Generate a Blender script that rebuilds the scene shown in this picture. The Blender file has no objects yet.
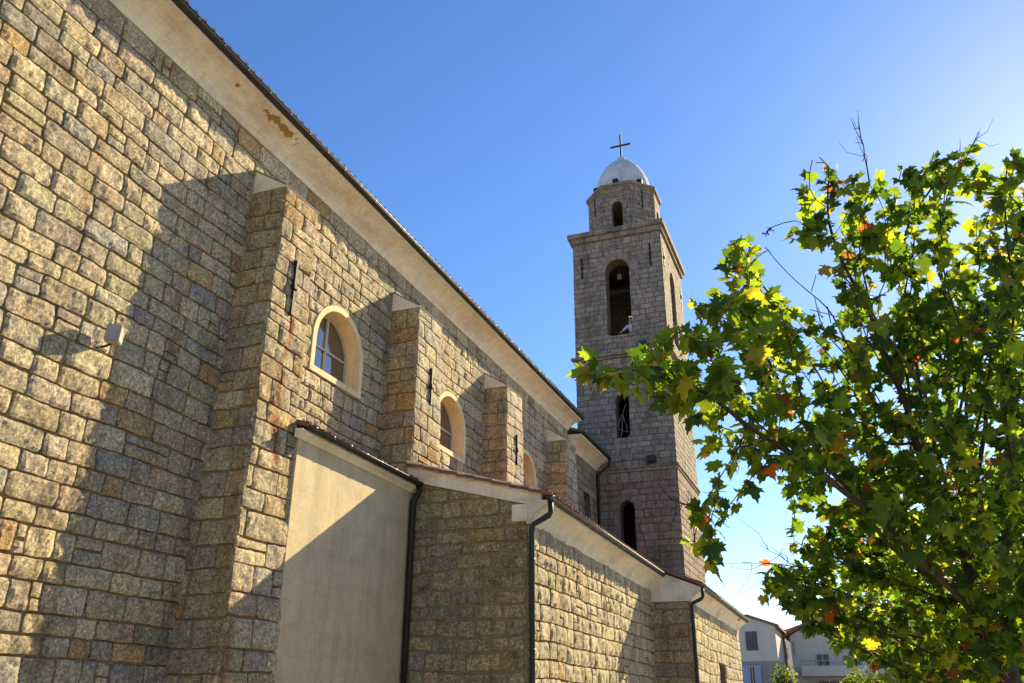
import bpy, bmesh, math, random
import numpy as np
from mathutils import Vector, Matrix
from mathutils.geometry import tessellate_polygon

# ------------------------------------------------------------------ camera, sky, sun, exposure
scene = bpy.context.scene
C = scene.collection
R = math.radians
CAM = np.array([0.0, 0.0, 1.6])
FPX = 850.0
YAW, PIT, ROL = R(21.247), R(23.565), R(0.385)
_f = np.array([-math.sin(YAW) * math.cos(PIT), math.cos(YAW) * math.cos(PIT), math.sin(PIT)])
_r0 = np.array([math.cos(YAW), math.sin(YAW), 0.0])
_u0 = np.cross(_r0, _f)
_r = math.cos(ROL) * _r0 + math.sin(ROL) * _u0
_u = -math.sin(ROL) * _r0 + math.cos(ROL) * _u0
cam = bpy.data.cameras.new("camera")
cam.sensor_width = 36.0
cam.lens = FPX / 1024 * 36.0
cam.clip_start = 0.1
cam.clip_end = 5000
co = bpy.data.objects.new("camera", cam)
C.objects.link(co)
co.matrix_world = Matrix(((_r[0], _u[0], -_f[0], CAM[0]), (_r[1], _u[1], -_f[1], CAM[1]), (_r[2], _u[2], -_f[2], CAM[2]), (0, 0, 0, 1)))
scene.camera = co

SUN_AZ, SUN_EL = R(19.6), R(28.0)          # azimuth from +Y towards +X
world = bpy.data.worlds.new("World")
scene.world = world
world.use_nodes = True
wn = world.node_tree
wn.nodes.clear()
sky = wn.nodes.new("ShaderNodeTexSky")
sky.sky_type = 'NISHITA'
sky.sun_disc = False
sky.sun_elevation = SUN_EL
sky.sun_rotation = SUN_AZ
sky.air_density = 1.0
sky.dust_density = 0.16
sky.ozone_density = 3.0
bg = wn.nodes.new("ShaderNodeBackground")
bg.inputs[1].default_value = 0.081
wo = wn.nodes.new("ShaderNodeOutputWorld")
hs = wn.nodes.new("ShaderNodeHueSaturation")
hs.inputs['Saturation'].default_value = 1.2
hs.inputs['Hue'].default_value = 0.508
hs.inputs['Value'].default_value = 1.0
wn.links.new(sky.outputs[0], hs.inputs['Color'])
wn.links.new(hs.outputs[0], bg.inputs[0])
wn.links.new(bg.outputs[0], wo.inputs[0])
sl = bpy.data.lights.new("sun", 'SUN')
sl.energy = 5.0
sl.angle = R(0.5)
sl.color = (1.0, 0.815, 0.48)
so = bpy.data.objects.new("sun", sl)
C.objects.link(so)
sdir = Vector((math.sin(SUN_AZ) * math.cos(SUN_EL), math.cos(SUN_AZ) * math.cos(SUN_EL), math.sin(SUN_EL)))
so.rotation_euler = sdir.to_track_quat('Z', 'Y').to_euler()
so.location = (20, 50, 40)
scene.view_settings.view_transform = 'Standard'
scene.view_settings.look = 'None'
scene.view_settings.exposure = 1.38
scene.view_settings.gamma = 1.0
scene.render.engine = 'CYCLES'
scene.cycles.max_bounces = 8
scene.cycles.diffuse_bounces = 4
scene.cycles.transparent_max_bounces = 8

rng = random.Random(7)
nrng = np.random.RandomState(11)

# ------------------------------------------------------------------ helpers
def ray(px, py):
    return _r * (px - 512) / FPX - _u * (py - 341.5) / FPX + _f

def at_depth(px, py, d):
    return CAM + ray(px, py) * d

def on_plane(px, py, axis, val):
    d = ray(px, py)
    return CAM + d * ((val - CAM[axis]) / d[axis])

def _hash(ix, iy, iz, seed):
    h = (ix.astype(np.int64) * 374761393 + iy.astype(np.int64) * 668265263 + iz.astype(np.int64) * 2147483647 + seed * 1274126177) & 0xFFFFFFFF
    h = ((h ^ (h >> 13)) * 1274126177) & 0xFFFFFFFF
    h = ((h ^ (h >> 16)) * 2246822519) & 0xFFFFFFFF
    h = h ^ (h >> 15)
    return (h & 0xFFFF).astype(np.float64) / 32767.5 - 1.0

def vnoise(p, seed=0):
    p = np.asarray(p, dtype=np.float64)
    i = np.floor(p).astype(np.int64)
    f = p - i
    f = f * f * (3 - 2 * f)
    out = 0
    for dx in (0, 1):
        for dy in (0, 1):
            for dz in (0, 1):
                w = (f[:, 0] if dx else 1 - f[:, 0]) * (f[:, 1] if dy else 1 - f[:, 1]) * (f[:, 2] if dz else 1 - f[:, 2])
                out = out + w * _hash(i[:, 0] + dx, i[:, 1] + dy, i[:, 2] + dz, seed)
    return out

class Acc:
    """collects geometry of one mesh object (world coordinates)"""
    def __init__(s):
        s.v, s.f, s.m, s.c, s.sm, s.n = [], [], [], [], [], 0
    def add(s, verts, faces, mat=0, col=(1, 1, 1), smooth=False):
        verts = np.asarray(verts, dtype=np.float64).reshape(-1, 3)
        k = len(verts)
        s.v.append(verts)
        col = np.asarray(col, dtype=np.float64)
        s.c.append(np.tile(col, (k, 1)) if col.ndim == 1 else col)
        for f in faces:
            s.f.append([int(i) + s.n for i in f]); s.m.append(mat); s.sm.append(smooth)
        s.n += k
    def box(s, a, b, mat=0, col=(1, 1, 1), bevel=0.0):
        a, b = np.minimum(a, b), np.maximum(a, b)
        if bevel <= 0:
            v = [(x, y, z) for x in (a[0], b[0]) for y in (a[1], b[1]) for z in (a[2], b[2])]
            s.add(v, [(0, 1, 3, 2), (4, 6, 7, 5), (0, 4, 5, 1), (2, 3, 7, 6), (0, 2, 6, 4), (1, 5, 7, 3)], mat, col)
        else:
            bm = bmesh.new()
            bmesh.ops.create_cube(bm, size=1)
            for v in bm.verts:
                v.co = Vector([a[i] + (v.co[i] + .5) * (b[i] - a[i]) for i in range(3)])
            bmesh.ops.bevel(bm, geom=bm.edges[:], offset=bevel, segments=2, affect='EDGES')
            s.bm(bm, mat, col)
    def bm(s, bm, mat=0, col=(1, 1, 1), smooth=False, M=None):
        bm.verts.index_update()
        vs = [(M @ v.co) if M else v.co for v in bm.verts]
        s.add([tuple(v) for v in vs], [[v.index for v in f.verts] for f in bm.faces], mat, col, smooth)
        bm.free()
    def prism(s, pts, d, mat=0, col=(1, 1, 1)):
        """closed planar polygon pts (3-D, CCW seen from the outside) extruded by vector d (inwards)"""
        pts = np.asarray(pts, float); n = len(pts); d = np.asarray(d, float)
        v = np.vstack([pts, pts + d])
        f = [list(range(n)), list(range(2 * n - 1, n - 1, -1))]
        for i in range(n):
            j = (i + 1) % n
            f.append([i, n + i, n + j, j])
        s.add(v, f, mat, col)
    def tube(s, pts, r, seg=10, mat=0, col=(1, 1, 1), cap=True):
        pts = [np.asarray(p, float) for p in pts]
        rr = r if hasattr(r, '__len__') else [r] * len(pts)
        n = len(pts)
        ref = None
        V = []
        for i in range(n):
            a = pts[max(i - 1, 0)]; b = pts[min(i + 1, n - 1)]
            t = b - a; t = t / (np.linalg.norm(t) + 1e-9)
            if ref is None:
                ref = np.cross(t, [0, 0, 1.0])
                if np.linalg.norm(ref) < .2:
                    ref = np.cross(t, [1.0, 0, 0])
            ref = ref - t * (ref @ t); ref /= np.linalg.norm(ref) + 1e-9
            bi = np.cross(t, ref)
            k = 1.0
            if 0 < i < n - 1:
                d1 = pts[i] - pts[i - 1]; d1 = d1 / (np.linalg.norm(d1) + 1e-9)
                k = 1 / max(.6, abs(d1 @ t))
            for q in range(seg):
                an = 2 * math.pi * q / seg
                V.append(pts[i] + (ref * math.cos(an) + bi * math.sin(an)) * rr[i] * k)
        F = []
        for i in range(n - 1):
            for q in range(seg):
                q2 = (q + 1) % seg
                F.append((i * seg + q, i * seg + q2, (i + 1) * seg + q2, (i + 1) * seg + q))
        s.add(V, F, mat, col, True)
        if cap:
            s.f.append([s.n - len(V) + q for q in range(seg)][::-1]); s.m.append(mat); s.sm.append(False)
            s.f.append([s.n - seg + q for q in range(seg)]); s.m.append(mat); s.sm.append(False)
    def build(s, name, mats, parent=None, origin=None):
        me = bpy.data.meshes.new(name)
        V = np.vstack(s.v)
        o0 = np.array(origin if origin is not None else (parent.get('_o', (0, 0, 0)) if parent else (0, 0, 0)), float)
        V = V - o0
        me.from_pydata(V.tolist() if len(V) < 60000 else V, [], s.f)
        if not isinstance(mats, (list, tuple)):
            mats = [mats]
        for m in mats:
            me.materials.append(m)
        me.polygons.foreach_set('material_index', s.m)
        me.polygons.foreach_set('use_smooth', s.sm)
        at = me.color_attributes.new('tone', 'FLOAT_COLOR', 'POINT')
        cc = np.ones((len(V), 4)); cc[:, :3] = np.vstack(s.c)
        at.data.foreach_set('color', cc.ravel())
        me.update()
        ob = bpy.data.objects.new(name, me)
        C.objects.link(ob)
        if parent is not None:
            ob.parent = parent
            pb = parent.get('_o', None)
        else:
            ob.location = o0
        return ob

def thing(name, label, cat, loc=(0, 0, 0), group=None):
    o = bpy.data.objects.new(name, None)
    C.objects.link(o)
    o.location = loc
    o['label'] = label; o['category'] = cat
    if group: o['group'] = group
    o['_o'] = tuple(float(x) for x in loc)
    return o

def tag(o, label, cat, group=None):
    o['label'] = label; o['category'] = cat
    if group: o['group'] = group
    return o

def sub(acc, name, mats, part):
    """a sub-part: same coordinates as the part (parts sit at their thing's origin)"""
    ob = acc.build(name, mats, None, origin=part.parent['_o'])
    ob.location = (0, 0, 0)
    ob.parent = part
    return ob

# ------------------------------------------------------------------ materials
def mat_new(name):
    m = bpy.data.materials.new(name)
    m.use_nodes = True
    nt = m.node_tree
    b = nt.nodes['Principled BSDF']
    return m, nt, b

def node(nt, typ, **kw):
    n = nt.nodes.new(typ)
    for k, v in kw.items():
        if k.startswith('i_'):
            n.inputs[int(k[2:]) if k[2:].isdigit() else k[2:]].default_value = v
        else:
            setattr(n, k, v)
    return n

def noise_node(nt, vec, scale, detail=4, rough=.6):
    n = nt.nodes.new('ShaderNodeTexNoise')
    n.inputs['Scale'].default_value = scale
    n.inputs['Detail'].default_value = detail
    n.inputs['Roughness'].default_value = rough
    nt.links.new(vec, n.inputs['Vector'])
    return n

def ramp(nt, src, stops):
    r = nt.nodes.new('ShaderNodeValToRGB')
    e = r.color_ramp.elements
    while len(e) > 1: e.remove(e[-1])
    e[0].position = stops[0][0]; e[0].color = (*stops[0][1], 1)
    for p, c in stops[1:]:
        x = e.new(p); x.color = (*c, 1)
    nt.links.new(src, r.inputs[0])
    return r

def mul(nt, a, b, fac=1.0, mode='MULTIPLY'):
    m = nt.nodes.new('ShaderNodeMix'); m.data_type = 'RGBA'; m.blend_type = mode
    if isinstance(fac, float): m.inputs[0].default_value = fac
    else: nt.links.new(fac, m.inputs[0])
    for s, i in ((a, 6), (b, 7)):
        if hasattr(s, 'default_value'): nt.links.new(s, m.inputs[i])
        else: m.inputs[i].default_value = (*s, 1)
    return m.outputs[2]

def granite(name, fine=21.0, bump=1.0, tint=(1, 1, 1), speck=(0.42, 1.5), crystal=.62):
    m, nt, b = mat_new(name)
    geo = nt.nodes.new('ShaderNodeNewGeometry'); P = geo.outputs['Position']
    at = node(nt, 'ShaderNodeAttribute', attribute_name='tone')
    n1 = noise_node(nt, P, fine, 5, .75)
    s1 = ramp(nt, n1.outputs[0], [(.30, (speck[0],) * 3), (.48, (.95,) * 3), (.70, (speck[1],) * 3)])
    c = mul(nt, at.outputs[0], s1.outputs[0])
    n2 = noise_node(nt, P, 4.5, 5, .65)
    s2 = ramp(nt, n2.outputs[0], [(.30, (.66, .66, .68)), (.5, (1, 1, 1)), (.72, (1.12, 1.05, .95))])
    c = mul(nt, c, s2.outputs[0])
    n3 = noise_node(nt, P, 1.1, 6, .7)                       # lichen and old damp patches
    s3 = ramp(nt, n3.outputs[0], [(.55, (0,) * 3), (.68, (1,) * 3)])
    c = mul(nt, c, (.62, .60, .56), s3.outputs[0])
    v1 = nt.nodes.new('ShaderNodeTexVoronoi'); v1.inputs['Scale'].default_value = 44
    nt.links.new(P, v1.inputs['Vector'])
    sepc = nt.nodes.new('ShaderNodeSeparateColor'); nt.links.new(v1.outputs['Color'], sepc.inputs[0])
    sp = ramp(nt, sepc.outputs[0], [(0, (.38, .38, .40)), (.25, (.72,) * 3), (.6, (1.05,) * 3), (.85, (1.35, 1.32, 1.25)), (1, (1.75, 1.7, 1.6))])
    c = mul(nt, c, sp.outputs[0], crystal)
    v2 = nt.nodes.new('ShaderNodeTexVoronoi'); v2.inputs['Scale'].default_value = 22
    nt.links.new(P, v2.inputs['Vector'])
    sepd = nt.nodes.new('ShaderNodeSeparateColor'); nt.links.new(v2.outputs['Color'], sepd.inputs[0])
    sp2 = ramp(nt, sepd.outputs[1], [(0, (.62,) * 3), (.5, (1.0,) * 3), (1, (1.35, 1.33, 1.28))])
    c = mul(nt, c, sp2.outputs[0], crystal * .7)
    mp = node(nt, 'ShaderNodeMapping'); mp.inputs['Scale'].default_value = (3.2, 3.2, .22)
    nt.links.new(P, mp.inputs['Vector'])
    n5 = noise_node(nt, mp.outputs[0], 1.0, 6, .62)         # rain streaks
    s5 = ramp(nt, n5.outputs[0], [(.50, (0,) * 3), (.66, (.75,) * 3)])
    c = mul(nt, c, (.66, .60, .52), s5.outputs[0])
    c = mul(nt, c, tint)
    nt.links.new(c, b.inputs['Base Color'])
    b.inputs['Roughness'].default_value = .9
    b.inputs['Specular IOR Level'].default_value = .2
    nb = noise_node(nt, P, 24, 9, .85)
    bp = node(nt, 'ShaderNodeBump'); bp.inputs['Strength'].default_value = bump; bp.inputs['Distance'].default_value = .035
    nt.links.new(nb.outputs[0], bp.inputs['Height'])
    nt.links.new(bp.outputs[0], b.inputs['Normal'])
    return m

def rough_mat(name, col, var=.25, scale=6.0, bump=.3, rough=.9, dist=.01, col2=None, spec=.2):
    m, nt, b = mat_new(name)
    geo = nt.nodes.new('ShaderNodeNewGeometry'); P = geo.outputs['Position']
    n1 = noise_node(nt, P, scale, 6, .65)
    c2 = col2 or tuple(x * (1 - var) for x in col)
    r1 = ramp(nt, n1.outputs[0], [(.32, c2), (.66, col)])
    nt.links.new(r1.outputs[0], b.inputs['Base Color'])
    b.inputs['Roughness'].default_value = rough
    b.inputs['Specular IOR Level'].default_value = spec
    n2 = noise_node(nt, P, scale * 6, 5, .7)
    bp = node(nt, 'ShaderNodeBump'); bp.inputs['Strength'].default_value = bump; bp.inputs['Distance'].default_value = dist
    nt.links.new(n2.outputs[0], bp.inputs['Height'])
    nt.links.new(bp.outputs[0], b.inputs['Normal'])
    return m

def plaster(name, col, stain=(.42, .24, .10), amount=.5, peel=None):
    """lime plaster with old water stains and a few peeled patches"""
    m, nt, b = mat_new(name)
    geo = nt.nodes.new('ShaderNodeNewGeometry'); P = geo.outputs['Position']
    n1 = noise_node(nt, P, 2.2, 6, .6)
    r1 = ramp(nt, n1.outputs[0], [(.3, tuple(x * .82 for x in col)), (.65, col)])
    mp = node(nt, 'ShaderNodeMapping'); mp.inputs['Scale'].default_value = (1, .5, 3.2)
    nt.links.new(P, mp.inputs['Vector'])
    n2 = noise_node(nt, mp.outputs[0], .9, 7, .68)
    s2 = ramp(nt, n2.outputs[0], [(.50, (0,) * 3), (.72, (amount,) * 3)])
    c = mul(nt, r1.outputs[0], stain, s2.outputs[0], 'MIX')
    mp5 = node(nt, 'ShaderNodeMapping'); mp5.inputs['Scale'].default_value = (4.5, 4.5, .35)
    nt.links.new(P, mp5.inputs['Vector'])
    n5 = noise_node(nt, mp5.outputs[0], 1.0, 7, .65)
    s5 = ramp(nt, n5.outputs[0], [(.50, (0,) * 3), (.70, (amount * 1.1,) * 3)])
    c = mul(nt, c, tuple(x * .62 for x in col), s5.outputs[0], 'MIX')
    n4 = noise_node(nt, P, 16, 5, .7)
    s4 = ramp(nt, n4.outputs[0], [(.35, (.9,) * 3), (.6, (1.03,) * 3)])
    c = mul(nt, c, s4.outputs[0])
    if peel:
        # peeled patch: an ellipsoid region broken up by noise
        for (ctr, sc) in peel:
            vm = node(nt, 'ShaderNodeVectorMath', operation='SUBTRACT'); vm.inputs[1].default_value = ctr
            nt.links.new(P, vm.inputs[0])
            vs = node(nt, 'ShaderNodeVectorMath', operation='DIVIDE'); vs.inputs[1].default_value = sc
            nt.links.new(vm.outputs[0], vs.inputs[0])
            ln = node(nt, 'ShaderNodeVectorMath', operation='LENGTH'); nt.links.new(vs.outputs[0], ln.inputs[0])
            nn = noise_node(nt, P, 5.5, 5, .65)
            ad = node(nt, 'ShaderNodeMath', operation='MULTIPLY_ADD'); ad.inputs[1].default_value = 2.4
            nt.links.new(nn.outputs[0], ad.inputs[0]); nt.links.new(ln.outputs['Value'], ad.inputs[2])
            pr = ramp(nt, ad.outputs[0], [(0, (1,) * 3), (1, (1,) * 3)])
            lt = node(nt, 'ShaderNodeMath', operation='LESS_THAN'); lt.inputs[1].default_value = 1.75
            nt.links.new(ad.outputs[0], lt.inputs[0])
            c = mul(nt, c, (.36, .20, .07), lt.outputs[0], 'MIX')
    nt.links.new(c, b.inputs['Base Color'])
    b.inputs['Roughness'].default_value = .92
    b.inputs['Specular IOR Level'].default_value = .15
    n3 = noise_node(nt, P, 9, 7, .7)
    bp = node(nt, 'ShaderNodeBump'); bp.inputs['Strength'].default_value = .12; bp.inputs['Distance'].default_value = .02
    nt.links.new(n3.outputs[0], bp.inputs['Height'])
    nt.links.new(bp.outputs[0], b.inputs['Normal'])
    return m

def plain(name, col, rough=.5, metal=0.0, spec=.5, scale=9, var=.25):
    m, nt, b = mat_new(name)
    geo = nt.nodes.new('ShaderNodeNewGeometry')
    n1 = noise_node(nt, geo.outputs['Position'], scale, 5, .6)
    r1 = ramp(nt, n1.outputs[0], [(.35, tuple(x * (1 - var) for x in col)), (.65, col)])
    nt.links.new(r1.outputs[0], b.inputs['Base Color'])
    b.inputs['Roughness'].default_value = rough
    b.inputs['Metallic'].default_value = metal
    b.inputs['Specular IOR Level'].default_value = spec
    return m

M = {}
M['granite'] = granite('rough_granite')
M['ashlar'] = granite('dressed_granite', fine=14, bump=.6, tint=(.88, .89, .90), speck=(.62, 1.3), crystal=.5)
M['mortar'] = rough_mat('mortar', (.34, .235, .125), .45, 5, .8, .95, .02)
M['mortar_grey'] = rough_mat('grey_mortar', (.17, .145, .13), .35, 5, .5, .95, .01)
M['plaster'] = plaster('cornice_plaster', (.86, .77, .62), amount=.55, peel=[((-8.58, 10.35, 11.43), (.13, .75, .12)), ((-8.60, 9.1, 11.40), (.08, .16, .07)), ((-4.2, 31.5, 4.95), (.3, .5, .12)), ((-4.2, 34.5, 4.9), (.3, .8, .12))])
M['plaster_wall'] = plaster('wall_plaster', (.62, .50, .32), (.38, .29, .17), .5)
M['cap_plaster'] = plaster('cap_plaster', (.86, .78, .64), amount=.3)
M['surround'] = plaster('window_plaster', (.84, .66, .41), (.55, .38, .22), .5)
M['white_plaster'] = plaster('white_plaster', (.58, .59, .62), (.36, .35, .33), .7)
M['gutter'] = plain('dark_zinc', (.035, .030, .028), .45, .3)
M['pipe'] = plain('green_black_pipe', (.018, .028, .028), .6, .1)
M['pipe_dark'] = plain('black_pipe', (.016, .013, .012), .6, .1)
M['tile'] = rough_mat('roof_tile', (.30, .135, .085), .55, 5, .4, .85, .01)
M['tile_grey'] = rough_mat('weathered_roof_tile', (.20, .15, .12), .4, 5, .4, .85, .01)
M['iron'] = plain('dark_iron', (.022, .018, .016), .7, .2)
M['house_stone_cap'] = rough_mat('cap_slate', (.30, .27, .23), .4, 5, .4)
M['wood_dark'] = plain('dark_wood', (.03, .024, .02), .8)
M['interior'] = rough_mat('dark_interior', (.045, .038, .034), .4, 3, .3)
M['bronze'] = plain('bell_bronze', (.07, .065, .045), .5, .6)
M['frame'] = plain('window_paint', (.50, .46, .40), .5)
M['lamp_white'] = plain('lamp_metal', (.33, .31, .28), .4)

def glass_mat():
    m, nt, b = mat_new('window_glass')
    b.inputs['Base Color'].default_value = (.02, .025, .03, 1)
    b.inputs['Roughness'].default_value = .06
    b.inputs['Specular IOR Level'].default_value = 1.0
    b.inputs['IOR'].default_value = 1.9
    geo = nt.nodes.new('ShaderNodeNewGeometry')
    n = noise_node(nt, geo.outputs['Position'], 1.2, 2, .4)
    bp = node(nt, 'ShaderNodeBump'); bp.inputs['Strength'].default_value = .06; bp.inputs['Distance'].default_value = .05
    nt.links.new(n.outputs[0], bp.inputs['Height']); nt.links.new(bp.outputs[0], b.inputs['Normal'])
    return m
M['glass'] = glass_mat()

# ------------------------------------------------------------------ masonry
class Arch:
    """round-headed (or flat) opening in wall coordinates"""
    def __init__(s, uc, v0, spring, r, flat=False):
        s.uc, s.v0, s.sp, s.r, s.flat = uc, v0, spring, r, flat
    def outline(s, n=18, grow=0.0):
        r = s.r + grow; v0 = s.v0 - grow
        if s.flat:
            return [(s.uc - r, v0), (s.uc + r, v0), (s.uc + r, s.sp + grow), (s.uc - r, s.sp + grow)]
        pts = [(s.uc - r, v0), (s.uc + r, v0)]
        pts += [(s.uc + r * math.cos(a), s.sp + r * math.sin(a)) for a in np.linspace(0, math.pi, n)]
        return pts
    def snap(s, u, v, grow=0.0):
        """moves points inside the opening to its edge; returns inside mask"""
        r = s.r + grow; v0 = s.v0 - grow; sp = s.sp + (grow if s.flat else 0)
        du = u - s.uc
        low = v <= sp
        ins = low & (np.abs(du) < r) & (v > v0)
        if not s.flat:
            d = np.sqrt(du ** 2 + (v - s.sp) ** 2)
            up = (~low) & (d < r)
        else:
            up = np.zeros_like(low)
        a = r - np.abs(du); bb = v - v0
        c = (sp - v) if s.flat else np.full_like(v, 9.0)
        side = ins & (a <= bb) & (a <= c)
        bot = ins & ~side & (bb <= c)
        top = ins & ~side & ~bot
        u = np.where(side, s.uc + np.sign(du + 1e-9) * r, u)
        v = np.where(bot, v0, v)
        v = np.where(top, sp, v)
        if not s.flat:
            k = np.where(up, r / np.maximum(d, 1e-6), 1)
            u = np.where(up, s.uc + du * k, u)
            v = np.where(up, s.sp + (v - s.sp) * k, v)
        return u, v, ins | up

PAL_NAVE = [((.46, .385, .26), 6), ((.50, .415, .27), 5), ((.42, .365, .27), 5), ((.53, .44, .30), 2.5), ((.47, .325, .165), .7), ((.37, .335, .275), 2)]
PAL_BUTT = [((.46, .36, .215), 5), ((.47, .34, .18), 3), ((.40, .335, .23), 4), ((.46, .28, .12), .4), ((.49, .405, .265), 3)]
PAL_AISLE = [((.50, .425, .275), 5), ((.54, .455, .295), 5), ((.47, .40, .27), 4), ((.50, .385, .21), .8)]
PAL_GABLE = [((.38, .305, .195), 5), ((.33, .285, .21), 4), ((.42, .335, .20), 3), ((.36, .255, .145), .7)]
PAL_TOWER = [((.315, .265, .222), 5), ((.335, .28, .23), 5), ((.35, .295, .245), 4), ((.30, .26, .23), 4), ((.345, .27, .205), 1)]
PAL_TOWERLOW = [((.315, .24, .195), 5), ((.33, .24, .19), 5), ((.325, .26, .21), 3), ((.295, .225, .195), 3)]

def pick(pal):
    c = rng.choices([p[0] for p in pal], [p[1] for p in pal])[0]
    k = rng.uniform(.82, 1.15)
    return tuple(min(.75, x * k * rng.uniform(.96, 1.04)) for x in c)

def stones(acc, O, U, V, N, W, H, course=(.23, .36), width=(.32, .80), relief=.046, cell=.05, gap=.009,
           holes=(), grow=.0, v0=0.0, vmax=None, pal=PAL_NAVE, seed=1, warp=.034, snecks=.12, tint=None, lift=.012, rockiness=1.0, edge=.012, mat=0):
    """coursed granite blocks laid over the rectangle [0,W] x [v0,H] of a wall plane"""
    O, U, V, N = (np.asarray(a, float) for a in (O, U, V, N))
    us, vs, hs, fs, cs, ks = [], [], [], [], [], []
    n0 = 0
    rects = []
    v = v0
    while v < H - .02:
        h = rng.uniform(*course)
        if H - v - h < course[0] * .6: h = H - v
        u = -rng.uniform(0, width[0])
        while u < W:
            w = rng.uniform(*width) * rng.choice((.8, 1, 1, 1.15))
            u1 = u + w
            if W - u1 < width[0] * .5: u1 = W
            a, b = max(u, 0), min(u1, W)
            if b - a > .06:
                if rng.random() < snecks and h > .3 and b - a > .3:
                    c = v + h * rng.uniform(.4, .6)
                    if rng.random() < .5:
                        rects += [(a, b, v, c), (a, b, c, v + h)]
                    else:
                        k = a + (b - a) * rng.uniform(.5, .7)
                        rects += [(a, k, v, v + h), (k, b, v, c), (k, b, c, v + h)]
                else:
                    rects.append((a, b, v, v + h))
            u = u1
        v += h
    for (a, b, c, d) in rects:
        g = gap * rng.uniform(.4, 1.5) * .5
        a, b, c, d = a + g, b - g, c + g, d - g
        w, h = b - a, d - c
        if w < .05 or h < .05: continue
        cl = cell(a, c) if callable(cell) else cell
        nu, nv = max(2, int(round(w / cl))), max(2, int(round(h / cl)))
        e = min(edge, w * .2, h * .2)
        tu = np.concatenate([[0], np.linspace(e, w - e, nu), [w]])
        tv = np.concatenate([[0], np.linspace(e, h - e, nv), [h]])
        gu, gv = np.meshgrid(tu, tv)
        sx = gu / w * 2 - 1; sy = gv / h * 2 - 1
        k = 1 - .07 * (sx ** 4) * (sy ** 4)
        jx = [rng.uniform(-.02, .02) for _ in range(4)]; jy = [rng.uniform(-.02, .02) for _ in range(4)]
        bl = [(1 - sx) * (1 - sy) / 4, (1 + sx) * (1 - sy) / 4, (1 - sx) * (1 + sy) / 4, (1 + sx) * (1 + sy) / 4]
        ju = sum(q * t for q, t in zip(bl, jx)); jv = sum(q * t for q, t in zip(bl, jy))
        sc = min(1, gap / .02)
        uu = a + w / 2 + sx * w / 2 * k + ju * sc
        vv = c + h / 2 + sy * h / 2 * k + jv * sc
        dd = np.minimum(np.minimum(gu, w - gu), np.minimum(gv, h - gv))
        lim = min(.065, .45 * min(w, h))
        p = np.clip(dd / lim, 0, 1); p = np.sqrt(p * (2 - p))
        tall = relief * rng.uniform(.75, 1.15)
        hh = lift + tall * (.38 + .62 * p) + rockiness * relief * (rng.uniform(-.2, .2) * sx + rng.uniform(-.2, .2) * sy) * p
        ring = (dd <= 1e-9)
        hh = np.where(ring, -.02, hh)
        m, n = gu.shape
        idx = np.arange(m * n).reshape(m, n) + n0
        q = np.stack([idx[:-1, :-1], idx[:-1, 1:], idx[1:, 1:], idx[1:, :-1]], -1).reshape(-1, 4)
        us.append(uu.ravel()); vs.append(vv.ravel()); hs.append(hh.ravel()); fs.append(q)
        ks.append((p * (~ring)).ravel())
        cs.append(np.tile(pick(pal), (m * n, 1)))
        n0 += m * n
    if not us: return
    u = np.concatenate(us); v = np.concatenate(vs); h = np.concatenate(hs); k = np.concatenate(ks)
    f = np.vstack(fs); c = np.vstack(cs)
    z0 = np.zeros_like(u)
    if warp:
        u = u + warp * vnoise(np.stack([u * .9, v * .9, z0], 1), seed + 1)
        v = v + warp * 1.2 * vnoise(np.stack([u * .75, v * .75, z0 + 3], 1), seed + 2)
        cw_ = min(.016, gap * .9)           # chipped edges
        u = u + cw_ * vnoise(np.stack([u * 11, v * 11, z0 + 7], 1), seed + 3)
        v = v + cw_ * vnoise(np.stack([u * 11, v * 11, z0 + 9], 1), seed + 4)
    u = np.clip(u, 0, W)
    top = np.full_like(u, H) if vmax is None else vmax(u)
    hit = v > top
    v = np.clip(np.where(hit, top, v), v0, None)
    rock = rockiness * relief
    h = h + k * rock * (.34 * vnoise(np.stack([u * 5.0, v * 6.0, z0], 1), seed + 5) + .22 * vnoise(np.stack([u * 11, v * 12, z0], 1), seed + 6) + .18 * vnoise(np.stack([u * 22, v * 22, z0], 1), seed + 7))
    dead = hit.copy()
    for ho in holes:
        u, v, ins = ho.snap(u, v, grow)
        dead |= ins
        h = np.where(ins, np.minimum(h, .01), h)
    keep = ~dead[f].all(axis=1)
    f = f[keep]
    P = O + np.outer(u, U) + np.outer(v, V) + np.outer(h, N)
    if tint is not None:
        c = tint(P, c)
    used = np.unique(f)
    rem = np.full(len(u), -1); rem[used] = np.arange(len(used))
    acc.add(P[used], rem[f].tolist(), mat, c[used])

def voussoirs(acc, O, U, V, N, ho, r0, r1, n, pal, jamb=False, relief=.015, mat=0):
    O, U, V, N = (np.asarray(a, float) for a in (O, U, V, N))
    for i in range(n):
        a0 = math.pi * i / n + .012; a1 = math.pi * (i + 1) / n - .012
        vs = []
        for hh, ins in ((0, 0), (relief, .006), ):
            for (r, a) in ((r0 + ins, a0), (r1 - ins, a0), (r1 - ins, a1), (r0 + ins, a1)):
                uu = ho.uc + r * math.cos(a); vv = ho.sp + r * math.sin(a)
                vs.append(O + U * uu + V * vv + N * hh)
        acc.add(vs, [(0, 1, 5, 4), (1, 2, 6, 5), (2, 3, 7, 6), (3, 0, 4, 7), (4, 5, 6, 7)], mat, pick(pal))

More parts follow.
